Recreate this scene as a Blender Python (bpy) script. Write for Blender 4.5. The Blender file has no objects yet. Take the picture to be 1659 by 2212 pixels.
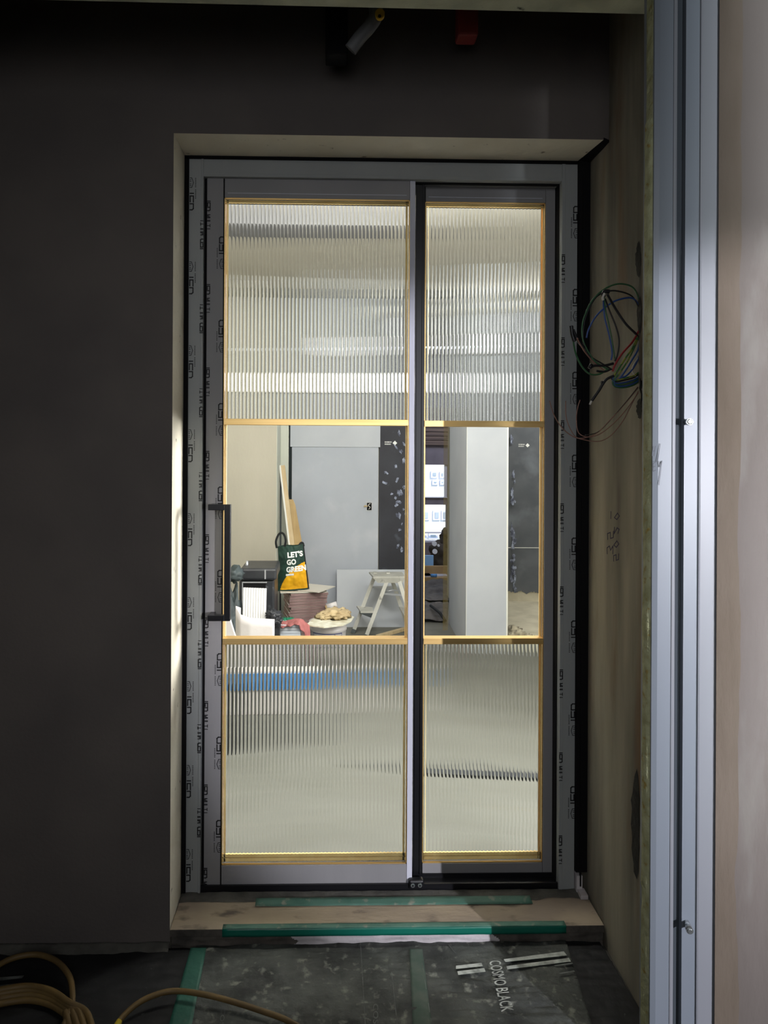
import bpy, bmesh, math, random
from mathutils import Vector, Matrix, noise
random.seed(7)
S = bpy.context.scene
COL = S.collection

# ------------------------------------------------------------------ camera
FPX, CX, CY, YAW, ROLL = 1550.0, 746.9, 972.5, 0.0232, 0.005
CAM = Vector((0.416, -2.1087, 1.2996))
cy_, sy_ = math.cos(YAW), math.sin(YAW)
FWD = Vector((sy_, cy_, 0)); RGT0 = Vector((cy_, -sy_, 0))
cr_, sr_ = math.cos(ROLL), math.sin(ROLL)
RGT = RGT0*cr_ + Vector((0, 0, sr_)); UP = Vector((0, 0, cr_)) - RGT0*sr_
cam = bpy.data.cameras.new('camera'); co = bpy.data.objects.new('camera', cam); COL.objects.link(co)
cam.sensor_width = 36; cam.lens = FPX/2212*36
cam.shift_x = (829.5-CX)/2212; cam.shift_y = -(1106-CY)/2212
cam.clip_start = 0.02; cam.clip_end = 200
M = Matrix((RGT, UP, -FWD)).transposed().to_4x4(); M.translation = CAM
co.matrix_world = M
S.camera = co
S.view_settings.view_transform = 'Standard'; S.view_settings.look = 'None'
S.view_settings.gamma = 1; S.view_settings.use_curve_mapping = False
S.view_settings.exposure = 0.0
S.cycles.max_bounces = 14; S.cycles.transmission_bounces = 12; S.cycles.transparent_max_bounces = 12
S.cycles.diffuse_bounces = 6; S.cycles.glossy_bounces = 6
S.cycles.sample_clamp_indirect = 4.0

def ray(px, py):
    return (FWD + RGT*((px-CX)/FPX) + UP*((CY-py)/FPX))
def P(px, py, y):                 # point seen at that pixel on the vertical plane Y = y
    r = ray(px, py); return CAM + r*((y-CAM.y)/r.y)
def F(px, py, z):                 # point on the horizontal plane Z = z
    r = ray(px, py); return CAM + r*((z-CAM.z)/r.z)
def PX(px, y, py=1100): return P(px, py, y).x
def PZ(py, y, px=800): return P(px, py, y).z
def camspace(x, d, z): return CAM + RGT0*x + FWD*d + Vector((0, 0, z))

# ------------------------------------------------------------------ world and lights
w = bpy.data.worlds.new('world'); S.world = w; w.use_nodes = True
bg = w.node_tree.nodes['Background']; bg.inputs[0].default_value = (0.62, 0.78, 1.0, 1); bg.inputs[1].default_value = 1.6
def light(name, kind, loc, tgt, energy, color=(1, 1, 1), **kw):
    l = bpy.data.lights.new(name, kind); l.energy = energy; l.color = color
    for k, v in kw.items(): setattr(l, k, v)
    o = bpy.data.objects.new(name, l); COL.objects.link(o); o.location = loc
    o.rotation_euler = (Vector(tgt)-Vector(loc)).to_track_quat('-Z', 'Y').to_euler()
    return o
light('daylight_sun', 'SUN', (0, 0, 20), (-3, 6, 15), 5.0, (1, 0.97, 0.93), angle=0.01)
# work lamp standing far to the right behind the photographer
light('work_lamp_light', 'SPOT', (2.44, -3.4, 1.19), P(1370, 1340, 0), 540, (0.92, 0.92, 1.0),
      shadow_soft_size=0.015, spot_size=math.radians(37), spot_blend=0.3)
# unseen fills added behind the camera for the right-hand jamb, wall and hall
light('jamb_fill_light', 'AREA', (1.76, -3.9, 1.66), (1.76, -0.6, 1.66), 25.0, (0.88, 0.94, 1.0),
      shape='RECTANGLE', size=0.3, size_y=2.4, spread=math.radians(22))
light('landing_fill', 'AREA', (0.25, -2.7, 1.75), (0.55, 0, 0.85), 4.9, (0.96, 0.98, 1.0), shape='RECTANGLE', size=1.2, size_y=1.4, spread=math.radians(95))
# lit room beyond the door: unseen fills added above the door head, out of view
light('room_front_fill', 'AREA', (0.45, 0.36, 2.40), (0.55, 3.2, 0.7), 56, (1.0, 0.99, 0.95), shape='RECTANGLE', size=1.1, size_y=0.4)
light('room_right_fill', 'AREA', (1.9, 0.5, 2.40), (1.9, 2.0, 0.6), 14, (0.97, 0.99, 1.0), shape='RECTANGLE', size=0.8, size_y=0.5)
light('room_side_light', 'AREA', (2.75, 0.85, 1.55), (0.0, -0.1, 1.15), 110, (1.0, 0.985, 0.96), shape='RECTANGLE', size=1.1, size_y=0.9, spread=math.radians(110))
light('far_floor_fill', 'POINT', (2.35, 3.3, 2.30), (0, 0, 0), 42, (1.0, 0.98, 0.93), shadow_soft_size=0.08)  # unseen light added to brighten the floor beyond the column
light('room_ceiling_fill', 'POINT', (0.9, 0.45, 2.30), (0, 0, 0), 26, (1.0, 0.985, 0.94), shadow_soft_size=0.08)  # unseen light added to brighten the room ceiling
light('back_room_light', 'AREA', (1.6, 4.9, 2.3), (1.5, 5.2, 0), 22, (0.8, 0.85, 1.0), shape='RECTANGLE', size=0.8, size_y=0.8)

# ------------------------------------------------------------------ materials
def lin(c):
    return tuple((v/255/12.92 if v/255 <= 0.04045 else ((v/255+0.055)/1.055)**2.4) for v in c) + (1,)
def mat(name, rgb, rough=0.7, rgb2=None, scale=6.0, detail=4, stretch=(1, 1, 1), bump=0.0, bscale=60, metal=0.0,
        lo=0.35, hi=0.65, spec=0.4, rgb3=None, scale3=20, lo3=0.6, hi3=0.7, coat=0):
    m = bpy.data.materials.new(name); m.use_nodes = True
    nt = m.node_tree; N = nt.nodes; L = nt.links; b = N['Principled BSDF']
    b.inputs['Roughness'].default_value = rough; b.inputs['Metallic'].default_value = metal
    b.inputs['Specular IOR Level'].default_value = spec; b.inputs['Base Color'].default_value = lin(rgb)
    b.inputs['Coat Weight'].default_value = coat
    tc = N.new('ShaderNodeTexCoord'); mp = N.new('ShaderNodeMapping'); L.new(tc.outputs['Object'], mp.inputs[0])
    mp.inputs['Scale'].default_value = stretch
    def layer(prev, c, sc, lo, hi, det):
        n = N.new('ShaderNodeTexNoise'); n.inputs['Scale'].default_value = sc; n.inputs['Detail'].default_value = det
        L.new(mp.outputs[0], n.inputs['Vector'])
        r = N.new('ShaderNodeMapRange'); r.inputs[1].default_value = lo; r.inputs[2].default_value = hi
        L.new(n.outputs['Fac'], r.inputs[0])
        x = N.new('ShaderNodeMix'); x.data_type = 'RGBA'; L.new(r.outputs[0], x.inputs[0])
        if prev is None: x.inputs[6].default_value = lin(rgb)
        else: L.new(prev, x.inputs[6])
        x.inputs[7].default_value = lin(c)
        return x.outputs[2]
    cur = None
    if rgb2: cur = layer(None, rgb2, scale, lo, hi, detail)
    if rgb3: cur = layer(cur, rgb3, scale3, lo3, hi3, 6)
    if cur: L.new(cur, b.inputs['Base Color'])
    if bump:
        n = N.new('ShaderNodeTexNoise'); n.inputs['Scale'].default_value = bscale; n.inputs['Detail'].default_value = 6
        L.new(mp.outputs[0], n.inputs['Vector'])
        bp = N.new('ShaderNodeBump'); bp.inputs['Strength'].default_value = bump; bp.inputs['Distance'].default_value = 0.01
        L.new(n.outputs['Fac'], bp.inputs['Height']); L.new(bp.outputs[0], b.inputs['Normal'])
    return m

m_dark_wall = mat('dark_gypsum_wall', (92, 86, 84), 0.9, (104, 97, 93), 3, bump=0.15, bscale=90)
m_reveal = mat('putty_reveal', (226, 220, 204), 0.85, (212, 204, 186), 5, bump=0.2, bscale=40, rgb3=(120, 108, 92), scale3=30, lo3=0.68, hi3=0.76)
m_concrete = mat('stained_concrete', (146, 140, 124), 0.9, (92, 88, 78), 6, stretch=(1, 1, 0.16), bump=0.5, bscale=35,
                 rgb3=(104, 80, 56), scale3=9, lo3=0.54, hi3=0.74)
m_chip = mat('chipped_dark_concrete', (44, 42, 36), 0.95, (28, 27, 24), 40, bump=0.6, bscale=60)
m_head = mat('head_plaster', (200, 202, 178), 0.9, (168, 170, 150), 9, bump=0.3, bscale=50, rgb3=(50, 48, 40), scale3=25, lo3=0.68, hi3=0.75)
m_ceiling = mat('dark_ceiling', (48, 46, 46), 0.95, (58, 56, 56), 5)
m_pink = mat('warm_cement_render', (96, 89, 85), 0.9, (87, 80, 75), 4, stretch=(1, 1, 0.3), bump=0.25, bscale=45,
             rgb3=(106, 101, 96), scale3=9, lo3=0.6, hi3=0.75)
m_pink2 = mat('sand_render_band', (96, 86, 76), 0.95, (84, 74, 63), 8, stretch=(1, 1, 0.3), bump=0.6, bscale=30)
m_foam = mat('polyurethane_foam', (164, 165, 132), 0.8, (140, 140, 104), 30, bump=0.7, bscale=70, rgb3=(140, 120, 60), scale3=60, lo3=0.6, hi3=0.7)
m_steel = mat('primed_steel', (116, 122, 130), 0.42, (108, 115, 124), 2, stretch=(1, 1, 0.1), spec=0.5)
m_steel2 = mat('pale_steel', (126, 128, 133), 0.4, (118, 120, 126), 2, stretch=(1, 1, 0.1))
m_gasket = mat('gasket_groove', (52, 58, 64), 0.8)
m_chrome = mat('zinc_bolt', (200, 205, 205), 0.25, metal=0.9)
m_film = mat('grey_film_profile', (148, 151, 151), 0.5, (138, 141, 142), 4, stretch=(1, 1, 0.2), bump=0.12, bscale=25, spec=0.4)
m_film_dark = mat('grey_film_leaf', (142, 140, 142), 0.5, (132, 131, 133), 4, stretch=(1, 1, 0.2), bump=0.12, bscale=25)
m_film_pale = mat('pale_film_edge', (206, 206, 218), 0.35, (196, 197, 210), 20, stretch=(1, 1, 0.1), bump=0.3, bscale=40)
m_black = mat('black_aluminium', (16, 16, 20), 0.35, spec=0.5)
m_black_matt = mat('black_rubber_and_gap_dark', (11, 10, 12), 0.8, spec=0.2)
m_gold = mat('brushed_gold', (240, 204, 138), 0.4, (230, 190, 122), 40, stretch=(0.1, 1, 4), metal=0.9)
m_bead_lit = mat('lightened_gold_bead', (255, 226, 160), 0.5, (248, 214, 146), 30, metal=0.1)  # gold lightened to stand in for room light on the back beads
m_ink = mat('film_ink', (26, 25, 28), 0.6)
m_ink_soft = mat('film_ink_soft', (54, 52, 54), 0.7)
m_sill = mat('sandstone_sill', (172, 156, 132), 0.8, (140, 126, 112), 7, stretch=(0.5, 1, 1), bump=0.4, bscale=40, rgb3=(96, 86, 76), scale3=26, lo3=0.56, hi3=0.72)
m_mortar = mat('grey_mortar', (92, 90, 84), 0.95, (66, 64, 60), 14, bump=0.5, bscale=50)
m_white_front = mat('white_putty', (206, 200, 202), 0.7, (180, 174, 176), 10, bump=0.4, bscale=40)
m_front_dk = mat('dark_sill_front', (62, 58, 54), 0.9, (92, 86, 80), 20, bump=0.5, bscale=40)  # darker colour on the slab front and both ends of the sill front
m_tape = mat('green_tape', (12, 98, 82), 0.35, (20, 112, 94), 6, stretch=(0.3, 1, 1), bump=0.25, bscale=15)
m_tape_dusty = mat('dusty_green_tape', (82, 118, 104), 0.6, (58, 98, 84), 9, bump=0.3, bscale=30, rgb3=(130, 134, 120), scale3=30, lo3=0.58, hi3=0.7)
m_membrane = mat('black_insulation_sheet', (42, 44, 43), 0.7, (82, 85, 81), 8, bump=1.0, bscale=30, detail=8, rgb3=(132, 134, 124), scale3=42, lo3=0.58, hi3=0.76)
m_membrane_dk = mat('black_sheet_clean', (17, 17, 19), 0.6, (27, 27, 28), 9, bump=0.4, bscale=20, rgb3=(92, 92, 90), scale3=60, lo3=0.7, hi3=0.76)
m_tape_floor = mat('floor_green_tape', (34, 82, 70), 0.5, (46, 94, 80), 12, bump=0.3, bscale=30, rgb3=(70, 90, 80), scale3=40, lo3=0.6, hi3=0.7)
m_print = mat('white_sheet_print', (188, 192, 186), 0.7, (120, 124, 118), 40, lo=0.4, hi=0.7)
m_print_faint = mat('worn_sheet_print', (110, 114, 112), 0.8, (78, 80, 78), 50)
m_hose = mat('tan_hose', (112, 90, 50), 0.55, (92, 74, 44), 12, bump=0.15, bscale=60)
m_hose_yel = mat('yellow_hose_tip', (178, 156, 30), 0.5)
# room beyond
m_plaster = mat('beige_plaster', (186, 182, 168), 0.9, (174, 170, 156), 2.5, stretch=(1, 1, 0.4), bump=0.08, bscale=60, rgb3=(150, 140, 122), scale3=5, lo3=0.66, hi3=0.9)
m_white_post = mat('white_plaster_return', (206, 210, 200), 0.8, (196, 200, 188), 3)
m_board = mat('grey_gypsum_board', (176, 182, 192), 0.8, (168, 174, 184), 2.5, rgb3=(188, 192, 200), scale3=4, lo3=0.55, hi3=0.8)
m_board2 = mat('grey_gypsum_board_pale', (184, 189, 196), 0.8, (176, 181, 189), 3)
m_seam = mat('dark_seam', (30, 38, 40), 0.9)
m_blackboard = mat('black_board', (40, 41, 48), 0.65, (52, 54, 62), 3, bump=0.1, bscale=30, rgb3=(112, 118, 132), scale3=5.5, lo3=0.6, hi3=0.82)
m_blackboard2 = mat('black_board_right', (92, 96, 102), 0.65, (76, 80, 86), 4, bump=0.1, bscale=30, rgb3=(116, 122, 130), scale3=3, lo3=0.52, hi3=0.72)
m_dab = mat('plaster_dab', (158, 166, 188), 0.8, (78, 82, 98), 28, lo=.4, hi=.6)
m_room_floor = mat('cement_floor', (116, 116, 110), 0.85, (102, 102, 95), 5, bump=0.25, bscale=25, rgb3=(118, 112, 94), scale3=10, lo3=0.62, hi3=0.8)
m_room_ceiling = mat('room_ceiling_board', (206, 202, 192), 0.9, (190, 186, 176), 1.2, rgb3=(150, 142, 120), scale3=1.6, lo3=0.55, hi3=0.8)
m_wood = mat('pale_wood', (206, 186, 150), 0.6, (190, 168, 130), 6, stretch=(6, 6, 0.6))
m_white = mat('white_board_edge', (232, 232, 226), 0.6)
m_mdf = mat('tan_fibreboard', (190, 164, 118), 0.8, (178, 152, 108), 8)
m_bag_green = mat('dark_green_bag', (30, 62, 52), 0.7, (24, 50, 42), 10, bump=0.4, bscale=12)
m_bag_yellow = mat('yellow_bag_print', (236, 178, 18), 0.7, (216, 158, 14), 10, bump=0.5, bscale=12)
m_bag_white = mat('white_bag_print', (235, 238, 236), 0.7)
m_strap = mat('black_strap', (22, 24, 26), 0.8)
m_tile_edge = mat('brown_tile_edge', (150, 126, 124), 0.8, (122, 98, 96), 12, stretch=(1, 1, 6))
m_tile_face = mat('white_tile_face', (210, 206, 196), 0.5)
m_paper = mat('white_cardboard', (214, 210, 208), 0.8, (198, 193, 194), 4, bump=0.15, bscale=20)
m_corrug = mat('pale_corrugated', (214, 214, 214), 0.8)
m_case = mat('black_plastic_case', (36, 38, 42), 0.4, (52, 54, 58), 6, bump=0.25, bscale=12, rgb3=(110, 112, 116), scale3=14, lo3=0.64, hi3=0.76)
m_case_g = mat('grey_green_tarp', (64, 74, 76), 0.6, (38, 46, 46), 12, bump=0.6, bscale=10)
m_case_line = mat('case_scuff', (150, 152, 156), 0.6)
m_grey_stack = mat('grey_sheet_edges', (192, 198, 204), 0.8, (146, 154, 164), 30, stretch=(0.15, 0.15, 3))
m_pinkcloth = mat('dusty_red_cloth', (168, 104, 102), 0.95, (140, 82, 80), 14, bump=0.5, bscale=25)
m_greenrag = mat('green_plastic', (34, 120, 88), 0.5, (24, 96, 70), 20)
m_pail = mat('white_pail', (216, 212, 212), 0.35)
m_blue_ink = mat('blue_label_ink', (40, 52, 120), 0.6)
m_mud = mat('beige_tile_mortar', (196, 178, 140), 0.9, (172, 152, 116), 14, bump=0.8, bscale=26)
m_tray = mat('crusted_white_plastic', (222, 222, 208), 0.6, (190, 184, 160), 20, bump=0.5, bscale=30)
m_alu = mat('dusty_painted_aluminium', (198, 198, 192), 0.5, (172, 172, 164), 8, stretch=(1, 1, 1), rgb3=(110, 112, 106), scale3=25, lo3=0.62, hi3=0.74)
m_alu_dk = mat('ladder_rubber', (70, 76, 78), 0.7)
m_silver = mat('silver_tube', (196, 200, 206), 0.3, metal=0.7)
m_blue_tarp = mat('blue_plastic_sheet', (78, 134, 196), 0.5, (96, 150, 208), 12, bump=0.4, bscale=20)
m_plank = mat('grey_brown_plank', (120, 104, 96), 0.8, (88, 76, 74), 8, stretch=(0.3, 1, 6))
m_lav = mat('lavender_grey_wall', (128, 122, 132), 0.9, (110, 104, 114), 4)
m_ply = mat('plywood', (176, 148, 108), 0.7, (150, 124, 90), 8, stretch=(0.4, 4, 1))
m_stone = mat('dark_crumpled_sheet', (88, 84, 82), 0.8, (60, 57, 58), 10, bump=0.6, bscale=16)
m_facade = mat('white_facade', (238, 236, 232), 0.9, (228, 226, 222), 1)
m_facade_glass = mat('facade_window_glass', (150, 160, 168), 0.2, (176, 184, 190), 2)
m_facade_rail = mat('grey_rail', (110, 108, 116), 0.5)
m_frame_white = mat('white_window_frame', (214, 216, 232), 0.4)
m_heap = mat('dark_olive_sacks', (74, 68, 60), 0.9, (58, 52, 48), 14, bump=0.5, bscale=20)
m_bluepaper = mat('light_blue_board', (140, 186, 236), 0.6)
m_whitepaper = mat('white_paper', (225, 228, 240), 0.7)
m_red = mat('red_plastic', (120, 34, 30), 0.6)
m_greyhose = mat('grey_flexible_tube', (98, 98, 100), 0.6)
m_yel = mat('yellow_cap', (190, 150, 20), 0.5)
m_w_green = mat('green_wire', (42, 84, 52), 0.45); m_w_blue = mat('blue_wire', (36, 70, 130), 0.45)
m_w_red = mat('red_wire', (140, 28, 34), 0.45); m_w_yellow = mat('green_yellow_wire', (128, 136, 52), 0.45, (50, 100, 50), 90, lo=0.48, hi=0.52)
m_w_black = mat('black_wire', (20, 19, 22), 0.45); m_w_brown = mat('brown_wire', (122, 88, 76), 0.5)
m_w_white = mat('white_wire', (190, 186, 178), 0.5)
m_pen = mat('purple_pen', (32, 26, 60), 0.8)
m_pencil = mat('pencil_line', (92, 94, 100), 0.8)
m_debris = mat('rubble', (188, 180, 158), 0.9, (120, 112, 98), 20, bump=0.8, bscale=40)
m_lamp_body = mat('white_lamp_body', (220, 220, 220), 0.5)
def emis(name, c, s):
    m = bpy.data.materials.new(name); m.use_nodes = True; b = m.node_tree.nodes['Principled BSDF']
    b.inputs['Base Color'].default_value = (*c, 1); b.inputs['Emission Color'].default_value = (*c, 1); b.inputs['Emission Strength'].default_value = s
    return m
m_tube = emis('led_tube_glow', (1.0, 0.97, 0.97), 5.0)
m_glass = bpy.data.materials.new('ribbed_glass'); m_glass.use_nodes = True
nt = m_glass.node_tree; nt.nodes.clear(); o_ = nt.nodes.new('ShaderNodeOutputMaterial'); g = nt.nodes.new('ShaderNodeBsdfGlass')
g.inputs['Color'].default_value = (0.968, 0.98, 0.966, 1); g.inputs['Roughness'].default_value = 0.0; g.inputs['IOR'].default_value = 1.5
nt.links.new(g.outputs[0], o_.inputs[0])
m_clear = bpy.data.materials.new('clear_glass'); m_clear.use_nodes = True
nt = m_clear.node_tree; nt.nodes.clear(); o_ = nt.nodes.new('ShaderNodeOutputMaterial')
t_ = nt.nodes.new('ShaderNodeBsdfTransparent'); t_.inputs[0].default_value = (0.985, 0.992, 0.985, 1)
gl = nt.nodes.new('ShaderNodeBsdfGlossy'); gl.inputs['Roughness'].default_value = 0.0
fr = nt.nodes.new('ShaderNodeFresnel'); fr.inputs[0].default_value = 1.35; mx = nt.nodes.new('ShaderNodeMixShader')
ge = nt.nodes.new('ShaderNodeNewGeometry'); inv = nt.nodes.new('ShaderNodeMath'); inv.operation = 'SUBTRACT'; inv.inputs[0].default_value = 1.0; mul = nt.nodes.new('ShaderNodeMath'); mul.operation = 'MULTIPLY'
nt.links.new(ge.outputs['Backfacing'], inv.inputs[1]); nt.links.new(inv.outputs[0], mul.inputs[1])   # the far face of the pane adds no second mirror image
nt.links.new(fr.outputs[0], mul.inputs[0]); nt.links.new(mul.outputs[0], mx.inputs[0]); nt.links.new(t_.outputs[0], mx.inputs[1]); nt.links.new(gl.outputs[0], mx.inputs[2]); nt.links.new(mx.outputs[0], o_.inputs[0])
m_strip = bpy.data.materials.new('gold_frame_reflection'); m_strip.use_nodes = True
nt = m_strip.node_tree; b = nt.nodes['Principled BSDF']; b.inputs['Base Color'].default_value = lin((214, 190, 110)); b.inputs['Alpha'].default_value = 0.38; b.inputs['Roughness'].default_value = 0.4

# ------------------------------------------------------------------ helpers
def wmat(o):
    m = o.matrix_basis.copy(); p = o.parent
    while p: m = p.matrix_basis @ m; p = p.parent
    return m
def finish(bm, name, m, parent=None, smooth=False, struct=False, keep=False):
    """world-space bmesh -> one mesh object (under its parent, or at its own base)"""
    me = bpy.data.meshes.new(name)
    o = bpy.data.objects.new(name, me)
    if parent is not None:
        o.parent = parent; bm.transform(wmat(parent).inverted())
    elif not keep and len(bm.verts):
        xs = [v.co for v in bm.verts]
        c = Vector((sum(v.x for v in xs)/len(xs), sum(v.y for v in xs)/len(xs), min(v.z for v in xs)))
        bm.transform(Matrix.Translation(-c)); o.location = c
    bm.to_mesh(me); bm.free()
    for mm in (m if isinstance(m, (list, tuple)) else [m]): me.materials.append(mm)
    if smooth:
        for p in me.polygons: p.use_smooth = True
    COL.objects.link(o)
    if struct: o['kind'] = 'structure'
    return o
def tag(o, label, cat, group=None):
    o['label'] = label; o['category'] = cat
    if group: o['group'] = group
    return o
def thing(name, loc, label, cat, group=None):
    o = bpy.data.objects.new(name, None); o.empty_display_size = 0.05; COL.objects.link(o); o.location = loc
    return tag(o, label, cat, group)
def bx(bm, x0, x1, y0, y1, z0, z1, mi=0, rot=None, bev=0.0):
    c = Vector(((x0+x1)/2, (y0+y1)/2, (z0+z1)/2))
    r = bmesh.ops.create_cube(bm, size=1.0)
    vs = r['verts']
    bmesh.ops.scale(bm, vec=(abs(x1-x0), abs(y1-y0), abs(z1-z0)), verts=vs)
    fs = set(f for v in vs for f in v.link_faces)
    for f in fs: f.material_index = mi
    if rot is not None: bmesh.ops.rotate(bm, verts=vs, cent=(0, 0, 0), matrix=rot)
    bmesh.ops.translate(bm, vec=c, verts=vs)
    if bev > 0:
        es = list(set(e for v in vs for e in v.link_edges))
        bmesh.ops.bevel(bm, geom=es, offset=bev, segments=2, affect='EDGES', profile=0.5)
    return vs
def box(name, x0, x1, y0, y1, z0, z1, m, parent=None, bev=0.0, struct=False, rot=None):
    bm = bmesh.new(); bx(bm, x0, x1, y0, y1, z0, z1, 0, rot, bev)
    return finish(bm, name, m, parent, struct=struct)
def obox(bm, a, b, wd, th, side=Vector((0, 1, 0)), mi=0):
    """bar from a to b, width wd across, thickness th along 'side'"""
    a, b = Vector(a), Vector(b); d = (b-a).normalized(); s = (side - d*side.dot(d)).normalized(); u = d.cross(s)
    vs = []
    for p in (a, b):
        for i, j in ((-1, -1), (1, -1), (1, 1), (-1, 1)):
            vs.append(bm.verts.new(p + u*(wd/2*i) + s*(th/2*j)))
    q = [(0, 1, 2, 3), (7, 6, 5, 4), (0, 4, 5, 1), (1, 5, 6, 2), (2, 6, 7, 3), (3, 7, 4, 0)]
    for f in q:
        ff = bm.faces.new([vs[i] for i in f]); ff.material_index = mi
    return vs
def prism(bm, pts, vec, mi=0):
    """planar polygon (3-D points) pushed along vec"""
    a = [bm.verts.new(p) for p in pts]; b = [bm.verts.new(Vector(p)+Vector(vec)) for p in pts]
    n = len(a); fs = [bm.faces.new(a), bm.faces.new(b[::-1])]
    for i in range(n): fs.append(bm.faces.new([a[(i+1) % n], a[i], b[i], b[(i+1) % n]]))
    for f in fs: f.material_index = mi
    bmesh.ops.recalc_face_normals(bm, faces=fs)
def smooth_path(pts, n=8):
    pts = [Vector(p) for p in pts]; out = []
    for i in range(len(pts)-1):
        p0 = pts[max(i-1, 0)]; p1 = pts[i]; p2 = pts[i+1]; p3 = pts[min(i+2, len(pts)-1)]
        for k in range(n):
            t = k/n
            out.append(0.5*((2*p1) + (p2-p0)*t + (2*p0-5*p1+4*p2-p3)*t*t + (3*p1-p0-3*p2+p3)*t**3))
    out.append(pts[-1]); return out
def tube(bm, pts, r, seg=8, n=8, mi=0):
    pts = smooth_path(pts, n) if n > 1 else [Vector(p) for p in pts]
    rings = []; ref = None
    for i, p in enumerate(pts):
        d = (pts[min(i+1, len(pts)-1)]-pts[max(i-1, 0)]).normalized()
        if ref is None:
            ref = Vector((0, 0, 1)) if abs(d.z) < 0.9 else Vector((1, 0, 0))
        u = (ref - d*ref.dot(d)).normalized(); v = d.cross(u); ref = u
        rr = r(i/(len(pts)-1)) if callable(r) else r
        rings.append([bm.verts.new(p + u*math.cos(2*math.pi*k/seg)*rr + v*math.sin(2*math.pi*k/seg)*rr) for k in range(seg)])
    for a, b in zip(rings, rings[1:]):
        for k in range(seg):
            f = bm.faces.new([a[k], a[(k+1) % seg], b[(k+1) % seg], b[k]]); f.smooth = True; f.material_index = mi
    bm.faces.new(rings[0][::-1]).material_index = mi; bm.faces.new(rings[-1]).material_index = mi
def cyl(bm, a, b, r0, r1=None, seg=24, mi=0):
    r1 = r0 if r1 is None else r1; a, b = Vector(a), Vector(b)
    tube(bm, [a, b], lambda t: r0+(r1-r0)*t, seg, 1, mi)
def lathe(bm, c, prof, seg=40, mi=0):
    rings = []
    for r, z in prof:
        rings.append([bm.verts.new((c[0]+r*math.cos(2*math.pi*k/seg), c[1]+r*math.sin(2*math.pi*k/seg), c[2]+z)) for k in range(seg)])
    for a, b in zip(rings, rings[1:]):
        for k in range(seg):
            f = bm.faces.new([a[k], a[(k+1) % seg], b[(k+1) % seg], b[k]]); f.smooth = True; f.material_index = mi
    bm.faces.new(rings[0][::-1]); bm.faces.new(rings[-1])
def lump(bm, c, s, sub=3, amp=0.25, fr=3.0, seed=0, flat=None, mi=0):
    r = bmesh.ops.create_icosphere(bm, subdivisions=sub, radius=1.0)
    for v in r['verts']:
        d = v.co.normalized()
        k = 1 + amp*noise.noise(d*fr + Vector((seed*3.1, seed*1.7, seed)))+amp*0.5*noise.noise(d*fr*2.3 + Vector((seed, 5, seed*2)))
        p = Vector((d.x*s[0]*k, d.y*s[1]*k, d.z*s[2]*k))
        if flat is not None and p.z < flat: p.z = flat
        v.co = p + Vector(c)
    for f in set(f for v in r['verts'] for f in v.link_faces): f.smooth = True; f.material_index = mi
def sheet(bm, fn, nu, nv, th=0.0, mi=0):
    g = [[bm.verts.new(fn(i/nu, j/nv)) for i in range(nu+1)] for j in range(nv+1)]
    fs = []
    for j in range(nv):
        for i in range(nu):
            f = bm.faces.new([g[j][i], g[j][i+1], g[j+1][i+1], g[j+1][i]]); f.smooth = True; f.material_index = mi; fs.append(f)
    if th:
        bmesh.ops.recalc_face_normals(bm, faces=fs)
        bmesh.ops.solidify(bm, geom=fs, thickness=th)
def text_mesh(txt, bold=0.0, size=1.0):
    cu = bpy.data.curves.new('t', 'FONT'); cu.body = txt; cu.size = size; cu.offset = bold; cu.resolution_u = 3
    ob = bpy.data.objects.new('t', cu); COL.objects.link(ob)
    dg = bpy.context.evaluated_depsgraph_get(); me = bpy.data.meshes.new_from_object(ob.evaluated_get(dg))
    bm = bmesh.new(); bm.from_mesh(me)
    bpy.data.objects.remove(ob); bpy.data.curves.remove(cu); bpy.data.meshes.remove(me)
    return bm
def fit_text(txt, org, right, up, bold=0.0, th=0.0004, nrm=None):
    """flat lettering: its box is laid on org .. org+right .. org+up"""
    bm = text_mesh(txt, bold); xs = [v.co.x for v in bm.verts]; ys = [v.co.y for v in bm.verts]
    x0, x1, y0, y1 = min(xs), max(xs), min(ys), max(ys)
    for v in bm.verts:
        v.co = Vector(org) + Vector(right)*((v.co.x-x0)/(x1-x0)) + Vector(up)*((v.co.y-y0)/(y1-y0))
    return bm
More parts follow.
